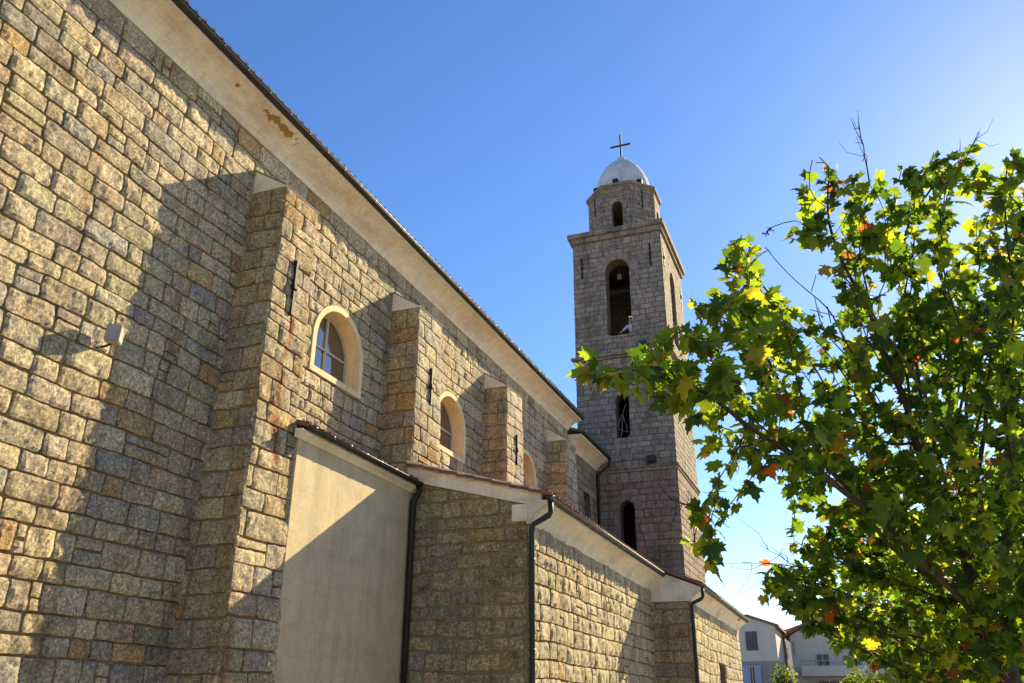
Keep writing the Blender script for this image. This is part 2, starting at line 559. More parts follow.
def slab(acc, O, U, V, N, outline, holes, thick, mat=0, mat_in=None, col=(1, 1, 1), grow=0.0, rim=True):
    """wall of a given thickness with openings; the front lies in the plane of O"""
    O, U, V, N = (np.asarray(a, float) for a in (O, U, V, N))
    mi = mat if mat_in is None else mat_in
    loops = [list(outline)] + [h.outline(grow=grow)[::-1] for h in holes]
    flat = [p for l in loops for p in l]
    tris = tessellate_polygon([[Vector((p[0], p[1], 0)) for p in l] for l in loops])
    P = np.array([O + U * p[0] + V * p[1] for p in flat])
    B = P - N * thick
    F, G = [], []
    for t in tris:
        a, b, c = (np.array(flat[i]) for i in t)
        ar = (b[0] - a[0]) * (c[1] - a[1]) - (b[1] - a[1]) * (c[0] - a[0])
        if abs(ar) < 1e-12: continue
        t = list(t) if ar > 0 else list(t)[::-1]
        F.append(t); G.append(t[::-1])
    acc.add(P, F, mat, col)
    acc.add(B, G, mi, col)
    k = 0
    for li, l in enumerate(loops):
        n = len(l)
        if li > 0 or rim:
            vs = np.vstack([P[k:k + n], B[k:k + n]])
            acc.add(vs, [(i, n + i, n + (i + 1) % n, (i + 1) % n) for i in range(n)], mat if li == 0 else mi if mat_in is not None else mat, col)
        k += n

X, Y, Z = np.array([1., 0, 0]), np.array([0, 1., 0]), np.array([0, 0, 1.])

def sweep_y(acc, prof, y0, y1, x0, mat=0, col=(1, 1, 1), nseg=1, jitter=0.0, smooth=False):
    """closed profile (dx, z) swept along Y"""
    n = len(prof)
    ys = np.linspace(y0, y1, nseg + 1)
    V, F = [], []
    for y in ys:
        for (dx, z) in prof:
            V.append((x0 + dx, y, z))
    for s in range(nseg):
        for i in range(n):
            j = (i + 1) % n
            F.append((s * n + i, s * n + j, (s + 1) * n + j, (s + 1) * n + i))
    acc.add(V, F, mat, col, smooth)
    tr = tessellate_polygon([[Vector((p[0], p[1], 0)) for p in prof]])
    for base, yy in ((0, y0), (nseg * n, y1)):
        pts = [(x0 + p[0], yy, p[1]) for p in prof]
        acc.add(pts, [list(t) for t in tr], mat, col)

def cove(zb, w, h, lip=.07, n=8):
    """profile of a coved plaster cornice, growing outward by w over height h"""
    p = [(0.0, zb)]
    p.append((.05, zb))
    for t in np.linspace(0, 1, n):
        a = t * math.pi / 2
        p.append((.05 + (w - .05) * (1 - math.cos(a)) * .55 + (w - .05) * .45 * t, zb + .02 + (h - lip - .02) * (.55 * math.sin(a) + .45 * t)))
    p.append((w, zb + h))
    p.append((0.0, zb + h + .03))
    return p

def gutter_mesh(acc, xc, z, y0, y1, r=.075, brackets=.6):
    prof = []
    for a in np.linspace(math.pi, 2 * math.pi, 9):
        prof.append((r * math.cos(a), z + r * math.sin(a)))
    for a in np.linspace(2 * math.pi, math.pi, 9):
        prof.append(((r - .008) * math.cos(a), z + (r - .008) * math.sin(a)))
    sweep_y(acc, prof, y0, y1, xc, 0, smooth=False)
    acc.tube([(xc + r, y0, z), (xc + r, y1, z)], .011, 6)
    if brackets:
        y = y0 + .1
        while y < y1:
            pr = [(( r + .007) * math.cos(a), z + (r + .007) * math.sin(a)) for a in np.linspace(math.pi, 2 * math.pi, 7)]
            pr += [((r + .004), z + .02), ((r - .012), z + .02)] + [((r - .001) * math.cos(a), z + (r - .001) * math.sin(a)) for a in np.linspace(2 * math.pi, math.pi, 7)]
            sweep_y(acc, pr, y, y + .03, xc, 0)
            y += brackets
    # stop ends
    for yy in (y0, y1):
        pts = [(xc + r * math.cos(a), yy, z + r * math.sin(a)) for a in np.linspace(math.pi, 2 * math.pi, 9)]
        acc.add(pts, [list(range(9))], 0)

def tile_roof(acc, x_eave, z_eave, x_top, z_top, y0, y1, period=.21, row=.36, mat=0):
    """canal-tile roof sloping in X: rows of barrel tiles with overlaps, as a thick sheet"""
    L = math.hypot(x_top - x_eave, z_top - z_eave)
    nr = max(1, int(L / row)); npd = max(1, int(round((y1 - y0) / period)))
    per = (y1 - y0) / npd
    ph = np.array([0, .12, .25, .38, .5, .56, .75, .94])
    hs = np.array([0, .048, .068, .048, 0, -.012, -.024, -.012])
    ys = np.concatenate([(i + ph) * per for i in range(npd)] + [[npd * per]])
    hz = np.concatenate([hs for i in range(npd)] + [[0]])
    sgn = 1 if x_top > x_eave else -1
    nx, nz = -(z_top - z_eave) / L * sgn * sgn, abs(x_top - x_eave) / L
    dx, dz = (x_top - x_eave) / L, (z_top - z_eave) / L
    nrm = np.array([-dz * (1 if dx > 0 else -1), 0, abs(dx)])
    rows = []
    for i in range(nr):
        rows.append((i * L / nr, .022)); rows.append(((i + 1) * L / nr - .001, 0.0))
    n = len(ys)
    T = []
    for (s, up) in rows:
        jit = nrng.uniform(-.006, .006, npd + 1)
        jj = np.repeat(jit, 8)[:n]
        for k in range(n):
            b = np.array([x_eave + dx * s, y0 + ys[k], z_eave + dz * s]) + nrm * (hz[k] + up + jj[k])
            T.append(b)
    T = np.array(T); Bt = T - nrm * .03
    F = []
    m = len(rows)
    for i in range(m - 1):
        for k in range(n - 1):
            a = i * n + k
            q = (a, a + 1, a + n + 1, a + n)
            F.append(q if dx < 0 else q[::-1])
    base = m * n
    F2 = [tuple(base + i for i in q[::-1]) for q in F]
    E = [(k, base + k, base + k + 1, k + 1) for k in range(n - 1)]
    E += [(i * n, (i + 1) * n, base + (i + 1) * n, base + i * n) for i in range(m - 1)]
    E += [(i * n + n - 1, base + i * n + n - 1, base + (i + 1) * n + n - 1, (i + 1) * n + n - 1) for i in range(m - 1)]
    acc.add(np.vstack([T, Bt]), F + F2 + E, mat)

# ------------------------------------------------------------------ the ground, hills
def ground_mat():
    m, nt, b = mat_new('forecourt_and_earth')
    geo = nt.nodes.new('ShaderNodeNewGeometry'); P = geo.outputs['Position']
    n1 = noise_node(nt, P, .35, 6, .6)
    r1 = ramp(nt, n1.outputs[0], [(.35, (.30, .265, .21)), (.6, (.38, .34, .275))])
    n2 = noise_node(nt, P, 40, 4, .7)
    r2 = ramp(nt, n2.outputs[0], [(.3, (.75,) * 3), (.7, (1.1,) * 3)])
    nt.links.new(mul(nt, r1.outputs[0], r2.outputs[0]), b.inputs['Base Color'])
    b.inputs['Roughness'].default_value = .95
    bp = node(nt, 'ShaderNodeBump'); bp.inputs['Strength'].default_value = .5; bp.inputs['Distance'].default_value = .02
    nt.links.new(n2.outputs[0], bp.inputs['Height']); nt.links.new(bp.outputs[0], b.inputs['Normal'])
    return m
M['ground'] = ground_mat()
M['hill'] = rough_mat('scrub_hillside', (.055, .085, .035), .5, .05, .6, .95, 1.0)
g = Acc()
gx = np.concatenate([np.linspace(-2500, -60, 12), np.linspace(-40, 60, 26), np.linspace(90, 2500, 12)])
gy = np.concatenate([np.linspace(-1500, -40, 8), np.linspace(-30, 100, 34), np.linspace(130, 3000, 14)])
vv = [(x, y, 0.0) for y in gy for x in gx]
nx_ = len(gx)
g.add(vv, [(j * nx_ + i, j * nx_ + i + 1, (j + 1) * nx_ + i + 1, (j + 1) * nx_ + i) for j in range(len(gy) - 1) for i in range(nx_ - 1)])
go = g.build('ground', M['ground']); go['kind'] = 'structure'
hl = Acc()
hx = np.linspace(-260, 320, 59); hy = np.linspace(230, 520, 24)
hp = []
for y in hy:
    t = (y - 230) / 290
    for x in hx:
        hp.append((x, y, 34 * math.sin(math.pi * min(1, t * 1.0)) * (.55 + .45 * math.cos((x + 60) / 120)) - .3))
hp = np.array(hp)
hp[:, 2] += 3.0 * vnoise(hp * np.array([.03, .03, 0]), 5) + 1.3 * vnoise(hp * np.array([.12, .12, 0]), 6)
hn = len(hx)
hl.add(hp, [(j * hn + i, j * hn + i + 1, (j + 1) * hn + i + 1, (j + 1) * hn + i) for j in range(len(hy) - 1) for i in range(hn - 1)], smooth=True)
ho_ = hl.build('hills', M['hill']); ho_['kind'] = 'structure'

# ------------------------------------------------------------------ the church
church = thing('church', 'long granite church with stone buttresses, arched windows and cream plaster eaves', 'church', (-9, 12, 0))
NX = -9.0                      # nave wall plane
Y0N, Y1N = -6.0, 28.8
BX = -8.25                     # buttress fronts
win_y = [13.40, 18.72, 24.30]
RW = .83                       # half width of the openings
wins = [Arch(y - Y0N, 7.60, 8.22, RW) for y in win_y]
cw = Arch(31.2 - Y0N, 6.6, 9.35, .42, True)

a = Acc()
slab(a, (NX, Y0N, 0), Y, Z, X, [(0, 0), (Y1N - Y0N, 0), (Y1N - Y0N, 11.4), (0, 11.4)], wins, .8, 1, None)
def near_cell(u, v):
    return .045 if 9.5 < u < 20 and v > 1.2 else .075
stones(a, (NX, Y0N, 0), Y, Z, X, 16.0 - Y0N, 11.13, cell=near_cell, holes=wins, grow=.06, seed=10)
stones(a, (NX, 16.0, 0), Y, Z, X, Y1N - 16.0, 11.13, cell=.065, v0=5.55, holes=[Arch(y - 16.0, 7.60, 8.22, RW) for y in win_y], grow=.06, seed=20)
a.build('nave_wall', [M['granite'], M['mortar']], church)

# the end of the nave facing the tower, the far side and the west front close the building
a = Acc()
slab(a, (-9.8, Y1N, 0), -X, Z, Y, [(0, 0), (12.4, 0), (12.4, 11.4), (6.2, 14.2), (0, 11.4)], [], .6)
slab(a, (-22.2, Y0N, 0), X, Z, -Y, [(0, 0), (12.4, 0), (12.4, 11.4), (6.2, 14.2), (0, 11.4)], [], .6)
slab(a, (-23.0, Y1N, 0), -Y, Z, -X, [(0, 0), (Y1N - Y0N, 0), (Y1N - Y0N, 11.4), (0, 11.4)], [], .6)
a.build('rear_wall', M['mortar'], church)

# buttresses
def rust(P, c):
    P = np.asarray(P)
    d = np.abs(P[:, 1] - (10.80 + .10 * vnoise(P * np.array([0, 0, 1.2]), 4)))
    k = np.clip(1 - d / .13, 0, 1) * np.clip((P[:, 2] - 4.6) / .8, 0, 1) * np.clip((7.75 - P[:, 2]) / .1, 0, 1)
    k = k * np.clip(.7 + .9 * vnoise(P * 5.0, 8), 0, 1)
    k2 = np.clip(1 - np.abs(P[:, 1] - 10.34) / .10, 0, 1) * np.clip((3.4 - P[:, 2]) / .6, 0, 1) * np.clip(.7 + .8 * vnoise(P * 4.0, 9), 0, 1)
    k = np.maximum(np.clip(k * 1.3, 0, .95), k2 * .8)[:, None]
    return c * (1 - k) + np.array([.27, .105, .03]) * k
butt = [(10.29, 11.24), (15.45, 16.60), (20.88, 22.05), (26.33, 27.40)]
ZB = 10.02
for i, (b0, b1) in enumerate(butt):
    a = Acc()
    base = 0.0 if i == 0 else (0.0 if i == 1 else 5.4)
    c_ = .045 if i == 0 else .06
    # core with a sloping head
    prof = [(NX, base), (BX, base), (BX, ZB), (NX, ZB)]
    a.box((NX - .05, b0, base), (BX, b1, ZB - .005), 1)
    stones(a, (BX, b0 - .02, 0), Y, Z, X, b1 - b0 + .04, ZB, v0=base, course=(.28, .42), width=(.40, .75), cell=c_, seed=40 + i, pal=PAL_NAVE if i else PAL_BUTT + PAL_NAVE, tint=rust if i == 0 else None, relief=.04)
    stones(a, (NX, b0, 0), X, Z, -Y, BX - NX + .03, ZB, v0=base, course=(.28, .42), width=(.34, .80), cell=c_, seed=50 + i, pal=PAL_BUTT, relief=.022, warp=.015, gap=.014)
    stones(a, (BX, b1, 0), -X, Z, Y, BX - NX, ZB, v0=base, course=(.28, .42), width=(.34, .80), cell=.12, seed=60 + i, pal=PAL_BUTT, relief=.03)
    for P in a.v:                       # the buttress widens towards its foot
        fx = np.clip((P[:, 0] - NX) / (BX - NX), 0, 1.2); fy = np.clip((b1 - P[:, 1]) / (b1 - b0), 0, 1.2)
        P[:, 0] += fx * (-.04 + (ZB - P[:, 2]) * .021)
        P[:, 1] -= fy * (ZB - P[:, 2]) * .034
    bo = a.build('buttress', [M['granite'], M['mortar']], church)
    k = Acc()
    pr = [(NX, b0 - .025, ZB), (BX + .005, b0 - .025, ZB), (BX + .005, b0 - .025, ZB + .015), (NX, b0 - .025, ZB + .50)]
    k.prism(pr, (0, b1 - b0 + .05, 0), 0)
    sub(k, 'sloping_cap', M['surround' if i > 3 else 'cap_plaster'], bo)
    k = Acc()
    sl_ = np.array([BX + .015 - NX, 0, -.488])
    p0 = np.array([NX, b0 - .05, ZB + .505]); p1 = p0 + sl_
    k.prism([p0, p1, p1 + np.array([0, 0, .02]), p0 + np.array([0, 0, .02])], (0, b1 - b0 + .10, 0), 0)
    sub(k, 'weathering_slab', M['house_stone_cap'], bo)

# iron wall anchors on the buttresses
for (y, z0, z1) in ((10.74, 7.72, 8.76), (16.06, 7.86, 8.74), (21.50, 7.90, 8.76)):
    a = Acc()
    a.box((BX + .02, y - .035, z0), (BX + .09, y + .035, z1), 0, bevel=.008)
    a.box((BX - .02, y - .06, (z0 + z1) / 2 - .05), (BX + .115, y + .06, (z0 + z1) / 2 + .05), 0, bevel=.012)
    a.build('wall_anchor', M['iron'], church)

# arched windows
def window(yc, name='window'):
    zc, sp = 7.60, 8.22
    A = Arch(yc, zc, sp, RW)
    s = Acc()
    n = 26
    outer = Arch(yc, zc, sp, RW).outline(n, .10); inner = Arch(yc, zc, sp, RW).outline(n, -.02)
    xf, xb, xg = NX + .075, NX - .02, NX - .45
    k = len(outer)
    Vv = [(xf, p[0], p[1]) for p in outer] + [(xf, p[0], p[1]) for p in inner] + [(xb - .3, p[0], p[1]) for p in outer] + [(xg, p[0], p[1]) for p in inner]
    F = []
    for i in range(k):
        j = (i + 1) % k
        F += [(i, j, k + j, k + i), (i, 2 * k + i, 2 * k + j, j), (k + i, k + j, 3 * k + j, 3 * k + i)]
    s.add(Vv, F, 0)
    w = s.build(name, M['surround'], church)
    # joinery
    f = Acc()
    fi = Arch(yc, zc, sp, RW).outline(n, -.085); fo = Arch(yc, zc, sp, RW).outline(n, -.015)
    x0, x1 = NX - .25, NX - .31
    Vv = [(x0, p[0], p[1]) for p in fo] + [(x0, p[0], p[1]) for p in fi] + [(x1, p[0], p[1]) for p in fo] + [(x1, p[0], p[1]) for p in fi]
    F = []
    for i in range(k):
        j = (i + 1) % k
        F += [(i, j, k + j, k + i), (k + i, k + j, 3 * k + j, 3 * k + i), (2 * k + i, 3 * k + i, 3 * k + j, 2 * k + j)]
    f.add(Vv, F, 0)
    f.box((x1, yc - .028, zc + .05), (x0 + .004, yc + .028, sp + RW - .07), 0)
    f.box((x1 + .003, yc - RW + .06, 8.25), (x0 + .001, yc + RW - .06, 8.30), 0)
    f.box((x0 - .01, yc - .045, 8.235), (x0 + .02, yc + .045, 8.315), 0)
    sub(f, 'window_frame', M['frame'], w)
    gl = Acc()
    po = [(NX - .28, p[0], p[1]) for p in Arch(yc, zc, sp, RW).outline(n, -.05)]
    gl.prism(po, (-.008, 0, 0), 0)
    sub(gl, 'pane', M['glass'], w)
for y in win_y: window(y)

# nave cornice, gutter, roof
a = Acc()
sweep_y(a, cove(11.13, .56, .42), Y0N, Y1N + .02, NX, 0, nseg=12)
a.build('nave_cornice', M['plaster'], church)
a = Acc(); gutter_mesh(a, NX + .60, 11.60, Y0N, Y1N + .06, .08, .62)
a.build('nave_gutter', M['gutter'], church)
a = Acc(); tile_roof(a, NX + .60, 11.66, -16.0, 14.2, Y0N - .2, Y1N + .1)
tile_roof(a, -23.6, 11.66, -16.0, 14.2, Y0N - .2, Y1N + .1)
a.build('nave_roof', M['tile_grey'], church)

# chancel between nave and tower
YT, YT1 = 32.66, 37.55
XTL, XTR = -9.73, -5.73
a = Acc()
chz = 10.56
cwin = Arch(31.2 - Y1N, 6.6, 9.35, .42, True)
slab(a, (NX, Y1N + .001, 0), Y, Z, X, [(0, 0), (YT - Y1N - .01, 0), (YT - Y1N - .01, 10.85), (0, 10.85)], [cwin], .7, 1)
stones(a, (NX, Y1N, 0), Y, Z, X, YT - Y1N, chz, v0=5.5, cell=.08, holes=[cwin], seed=71, pal=PAL_TOWERLOW, relief=.015, gap=.014, course=(.24, .34))
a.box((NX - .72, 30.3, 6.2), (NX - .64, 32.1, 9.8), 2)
a.build('chancel_wall', [M['granite'], M['mortar_grey'], M['interior']], church)
a = Acc(); sweep_y(a, cove(chz, .56, .42), Y1N + .03, YT - .03, NX, 0, nseg=3)
a.build('chancel_cornice', M['plaster'], church)
a = Acc(); gutter_mesh(a, NX + .60, 11.03, Y1N + .07, YT - .05, .075, .62)
a.build('chancel_gutter', M['gutter'], church)
a = Acc(); tile_roof(a, NX + .60, 11.09, -14.5, 12.9, Y1N + .12, YT - .08)
a.build('chancel_roof', M['tile_grey'], church)
a = Acc()
a.tube([(NX + .60, YT - .16, 10.95), (NX + .60, YT - .16, 10.72), (NX + .10, YT - .14, 10.40), (NX + .10, YT - .14, 5.6)], .038)
a.build('downpipe', M['pipe_dark'], church)

# rendered lean-to between the first buttress and the aisle
a = Acc()
PX = -8.10
slab(a, (PX, 11.22, 0), Y, Z, X, [(0, 0), (4.06, 0), (4.06, 5.70), (0, 5.70)], [], .8)
a.prism([(NX, 11.226, 5.702), (PX - .004, 11.226, 5.702), (PX - .004, 11.226, 5.74), (NX, 11.226, 5.98)], (0, .3, 0), 0)
po_ = a.build('rendered_wall', M['plaster_wall'], church)
a = Acc()
prof = [(0, 5.68), (.04, 5.68), (.09, 5.73), (.15, 5.765), (.15, 5.81), (0, 5.83)]
sweep_y(a, prof, 11.10, 15.27, PX, 0, nseg=4)
a.build('leanto_cornice', M['plaster'], church)
a = Acc(); gutter_mesh(a, PX + .20, 5.86, 11.22, 15.24, .065, .55)
a.build('leanto_gutter', M['gutter'], church)
a = Acc(); tile_roof(a, PX + .17, 5.87, NX, 6.22, 11.20, 15.26)
a.build('leanto_roof', M['tile'], church)
a = Acc()
a.tube([(PX + .20, 15.16, 5.80), (PX + .20, 15.16, 5.66), (PX + .08, 15.17, 5.48), (PX + .08, 15.17, 0.0)], .055)
for z in (1.2, 3.2, 5.0):
    a.tube([(PX + .08, 15.17, z), (PX + .08, 15.17, z + .04)], .064)
a.build('downpipe', M['pipe_dark'], church)

# aisle
AX, YA, YS = -5.60, 15.30, 25.75
a = Acc()
slab(a, (AX, YA, 0), Y, Z, X, [(.005, 0), (YS - YA + .5, 0), (YS - YA + .5, 5.2), (.005, 5.2)], [], .6, 1)
stones(a, (AX, YA, 0), Y, Z, X, YS - YA + .5, 4.93, v0=.0, cell=.06, seed=81, pal=PAL_AISLE, course=(.26, .36), width=(.30, .66), relief=.055, warp=.03)
zr = lambda x: 5.54 - .289 * (x + 5.35)
slab(a, (NX + .03, YA, 0), X, Z, -Y, [(0, 0), (AX - NX - .035, 0), (AX - NX - .035, zr(AX) - .1), (0, zr(NX) - .1)], [], .6, 1)
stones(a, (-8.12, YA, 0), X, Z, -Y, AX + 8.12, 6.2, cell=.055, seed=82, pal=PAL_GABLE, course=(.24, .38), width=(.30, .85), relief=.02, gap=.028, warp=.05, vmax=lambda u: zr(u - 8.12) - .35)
ao = a.build('aisle_wall', [M['granite'], M['mortar']], church)
# quoin stones of the corner catch the sun
a = Acc()
acc_v = []
def verge(acc, x0, z0, x1, z1, yy, h0, h1, t, mat=0):
    acc.prism([(x0, yy, z0 - h0), (x1, yy, z1 - h1), (x1, yy, z1), (x0, yy, z0)], (0, t, 0), mat)
a = Acc()
nb = 9
for i in range(nb):
    xa = -8.22 + (AX + .32 + 8.22) * i / nb; xb_ = -8.22 + (AX + .32 + 8.22) * (i + 1) / nb - .012
    verge(a, xa, zr(xa), xb_, zr(xb_), YA - .13, .11, .11, .15)
verge(a, -8.22, zr(-8.22) - .112, AX + .30, zr(AX + .30) - .112, YA - .075, .30, .22, .10)
a.box((-5.89, YA - .10, 4.95), (AX + .03, YA + .25, 5.27), 0)
a.build('verge_band', M['plaster'], church)
a = Acc()
sweep_y(a, cove(4.90, .42, .42), YA - .072, YS + .05, AX, 0, nseg=8)
a.build('aisle_cornice', M['plaster'], church)
a = Acc(); gutter_mesh(a, AX + .46, 5.38, YA - .14, YS - .03, .075, .6)
a.build('aisle_gutter', M['gutter'], church)
a = Acc(); tile_roof(a, AX + .45, 5.42, -8.235, 6.28, YA - .15, YS + .3)
tile_roof(a, -8.236, 6.281, NX + .01, 6.50, 16.63, YS + .3)
a.build('aisle_roof', M['tile'], church)
a = Acc()
a.tube([(AX + .46, YA + .02, 5.33), (AX + .46, YA + .02, 5.10), (AX + .43, YA, 5.04), (AX + .12, YA - .02, 4.88), (AX + .09, YA - .02, 4.82), (AX + .09, YA - .02, 0)], .05)
for z in (1.0, 2.6, 4.2):
    a.tube([(AX + .09, YA - .02, z), (AX + .09, YA - .02, z + .05)], .058)
a.tube([(AX + .46, YA + .02, 5.30), (AX + .46, YA + .02, 5.42)], .07)
a.build('downpipe', M['pipe'], church)

# stepped-out chapel at the far end
SX, YSE = -4.45, 36.3
a = Acc()
swin = Arch(31.0 - YS, 1.4, 3.12, .75, True)
slab(a, (SX, YS, 0), Y, Z, X, [(.006, 0), (YSE - YS, 0), (YSE - YS, 4.9), (.006, 4.9)], [swin], .5, 1)
stones(a, (SX, YS, 0), Y, Z, X, YSE - YS, 4.58, cell=.08, seed=91, pal=PAL_AISLE, course=(.30, .40), width=(.45, .85), relief=.05, holes=[swin])
slab(a, (AX + .002, YS + .001, 0), X, Z, -Y, [(0, 0), (SX - AX - .003, 0), (SX - AX - .003, 4.9), (0, 5.3)], [], .5, 1)
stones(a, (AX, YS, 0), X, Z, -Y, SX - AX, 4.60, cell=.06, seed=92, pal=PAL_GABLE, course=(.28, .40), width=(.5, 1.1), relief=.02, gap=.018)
slab(a, (SX, YSE, 0), -X, Z, Y, [(0, 0), (4, 0), (4, 6.3), (0, 4.9)], [], .5, 1)
a.box((SX - .16, 30.2, 1.35), (SX - .10, 31.8, 3.2), 2)  # dark panel fills the window so the opening reads as unlit inside
a.build('chapel_wall', [M['granite'], M['mortar'], M['wood_dark']], church)
zs = lambda x: 5.0 - .40 * (x + 4.15)
a = Acc()
a.prism([(AX - .02, YS - .06, 4.59), (SX + .02, YS - .06, 4.59), (-4.07, YS - .06, 4.90), (-4.07, YS - .06, zs(-4.07)), (AX - .02, YS - .06, zs(AX - .02))], (0, .12, 0), 0)
a.build('chapel_gable_band', M['plaster'], church)
a = Acc(); sweep_y(a, cove(4.56, .37, .40), YS + .062, YSE + .05, SX, 0, nseg=6)
a.build('chapel_cornice', M['plaster'], church)
a = Acc(); gutter_mesh(a, SX + .41, 5.0, YS - .05, YSE + .12, .075, .6)
a.build('chapel_gutter', M['gutter'], church)
a = Acc(); tile_roof(a, SX + .40, 5.03, -5.70, 5.03 + .40 * 1.70, YS - .10, YSE + .1)
a.build('chapel_roof', M['tile'], church)
a = Acc()
a.tube([(SX + .41, YS + .03, 4.95), (SX + .41, YS + .03, 4.70), (SX + .36, YS + .01, 4.64), (SX + .10, YS - .01, 4.52), (SX + .08, YS - .01, 4.46), (SX + .08, YS - .01, 0)], .05)
a.build('downpipe', M['pipe'], church)

# ------------------------------------------------------------------ the bell tower
TXC, TYC = (XTL + XTR) / 2, (YT + YT1) / 2
tower = thing('bell_tower', 'square granite bell tower with octagonal drum and white dome', 'bell tower', (TXC, TYC, 0))
ZL, ZM, ZC = 10.42, 15.38, 21.18        # undersides of the three ledges
WT, DT = XTR - XTL, YT1 - YT
faces = {'near': ((XTL, YT, 0), X, -Y, WT), 'right': ((XTR, YT, 0), Y, X, DT), 'far': ((XTR, YT1, 0), -X, Y, WT), 'left': ((XTL, YT1, 0), -Y, -X, DT)}
holes = {
    'near': [Arch(2.0, 16.44, 19.58, .54), Arch(1.94, 11.87, 13.5, .285), Arch(1.93, 6.9, 8.97, .31)],
    'right': [Arch(DT / 2 - .25, 16.44, 19.58, .54), Arch(DT / 2 + .35, 7.5, 8.55, .14)],
    'far': [Arch(2.0, 16.44, 19.58, .54)],
    'left': [Arch(DT / 2, 16.44, 19.58, .54)]}
a = Acc()
for fn, (O, U, N, W) in faces.items():
    hs = holes[fn]
    ins = 0.003 if fn in ('near', 'far') else 0.006
    slab(a, O, U, Z, N, [(ins, 0), (W - ins, 0), (W - ins, 21.3), (ins, 21.3)], hs, .62, 1, 1)
    fine = fn in ('near', 'right')
    cl = .075 if fine else .2
    low, mid, hi = [], [], []
    for h in hs:
        (low if h.v0 < 10 else mid if h.v0 < 15 else hi).append(h)
    zlow = 5.2 if fine else 0.0
    gr = .17
    stones(a, O, U, Z, N, W, ZL, v0=zlow, cell=cl, holes=low, grow=.0, seed=101, pal=PAL_TOWERLOW, course=(.24, .33), width=(.34, .66), relief=.014, gap=.012, warp=.012, rockiness=.8, snecks=.05, edge=.012)
    stones(a, O, U, Z, N, W, ZM, v0=ZL + .22, cell=cl, holes=mid, grow=.0, seed=102, pal=PAL_TOWER, course=(.22, .28), width=(.32, .60), relief=.012, gap=.011, warp=.010, rockiness=.8, snecks=.03, edge=.012)
    stones(a, O, U, Z, N, W, ZC, v0=ZM + .22, cell=cl, holes=[Arch(h.uc, h.v0, h.sp, h.r) for h in hi], grow=.0, seed=103, pal=PAL_TOWER, course=(.21, .27), width=(.32, .58), relief=.012, gap=.011, warp=.010, rockiness=.8, snecks=.03, edge=.012)
    if fine:
        for h in low + hi:
            if h.r > .25:
                voussoirs(a, np.asarray(O) + np.asarray(N) * .006, U, Z, N, h, h.r + .005, h.r + (.30 if h.r < .5 else .40), 9 if h.r < .5 else 13, PAL_TOWER if h in hi else PAL_TOWERLOW, relief=.022)
a.build('tower_shaft', [M['ashlar'], M['mortar_grey']], tower)
for z0, z1 in ((16.15, 16.40), (21.0, 21.28), (11.5, 11.7)):
    a = Acc(); a.box((XTL + .62, YT + .62, z0), (XTR - .62, YT1 - .62, z1), 0)
    a.build('tower_floor', M['interior'], tower)

def ledge(acc, z0, z1, over, steps=2):
    for i in range(steps):
        o = over * (i + 1) / steps + .012
        za, zb = z0 + (z1 - z0) * i / steps, z0 + (z1 - z0) * (i + 1) / steps
        # courses of dressed blocks on the four sides
        for (p, q) in (((XTL - o, YT - o), (XTR + o, YT + .05)), ((XTR - .05, YT + .052), (XTR + o, YT1 - .052)), ((XTL - o, YT1 - .05), (XTR + o, YT1 + o)), ((XTL - o, YT + .052), (XTL + .05, YT1 - .052))):
            ax = 0 if (q[0] - p[0]) > (q[1] - p[1]) else 1
            n = int((q[ax] - p[ax]) / .62)
            for k in range(n):
                a0 = p[ax] + (q[ax] - p[ax]) * k / n; a1 = p[ax] + (q[ax] - p[ax]) * (k + 1) / n - .008
                lo, hi_ = [p[0], p[1], za], [q[0], q[1], zb - .004]
                lo[ax], hi_[ax] = a0, a1
                acc.box(lo, hi_, 0, pick([((.31, .245, .19), 3), ((.33, .265, .21), 3), ((.29, .24, .20), 2)]), bevel=.012)
for z0, z1, ov, st in ((ZL, ZL + .23, .10, 2), (ZM, ZM + .22, .17, 2), (ZC + .04, ZC + .52, .20, 2)):
    a = Acc(); ledge(a, z0, z1, ov, st)
    a.build('ledge', M['ashlar'], tower)
a = Acc(); a.box((XTL - .05, YT - .05, 21.60), (XTR + .05, YT1 + .05, 21.72), 0)
a.build('tower_roof', M['mortar_grey'], tower)

# octagonal drum
DX, DY, AP = -7.80, TYC - .05, 1.60
side = 2 * AP * math.tan(math.pi / 8)
a = Acc()
for i in range(8):
    an = -math.pi / 2 + i * math.pi / 4
    N = np.array([math.cos(an), math.sin(an), 0]); U = np.array([-math.sin(an), math.cos(an), 0])
    O = np.array([DX, DY, 0]) + N * AP - U * side / 2
    hs = [Arch(side / 2 + (.03 if i == 0 else 0), 22.22, 23.40, .25)] if i % 2 == 0 else []
    slab(a, O, U, Z, N, [(0, 21.7), (side, 21.7), (side, 24.5), (0, 24.5)], hs, .35, 1, 1, rim=False)
    stones(a, O, U, Z, N, side, 24.42, v0=21.72, cell=.06, holes=hs, seed=120 + i, pal=PAL_TOWER, course=(.22, .28), width=(.28, .55), relief=.012, gap=.011, warp=.008, rockiness=.8, edge=.012)
    if hs: voussoirs(a, O + N * .006, U, Z, N, hs[0], .255, .46, 7, PAL_TOWER, relief=.02)
a.build('drum', [M['ashlar'], M['mortar_grey']], tower)
a = Acc()
for (z0, z1, ap) in ((24.40, 24.50, AP + .05), (24.502, 24.64, AP + .11)):
    ro = ap / math.cos(math.pi / 8)
    pts = [(DX + ro * math.cos(math.pi / 8 + i * math.pi / 4), DY + ro * math.sin(math.pi / 8 + i * math.pi / 4), z1) for i in range(8)]
    a.prism(pts, (0, 0, z0 - z1), 0, (.30, .25, .21))
a.build('drum_cornice', M['ashlar'], tower)
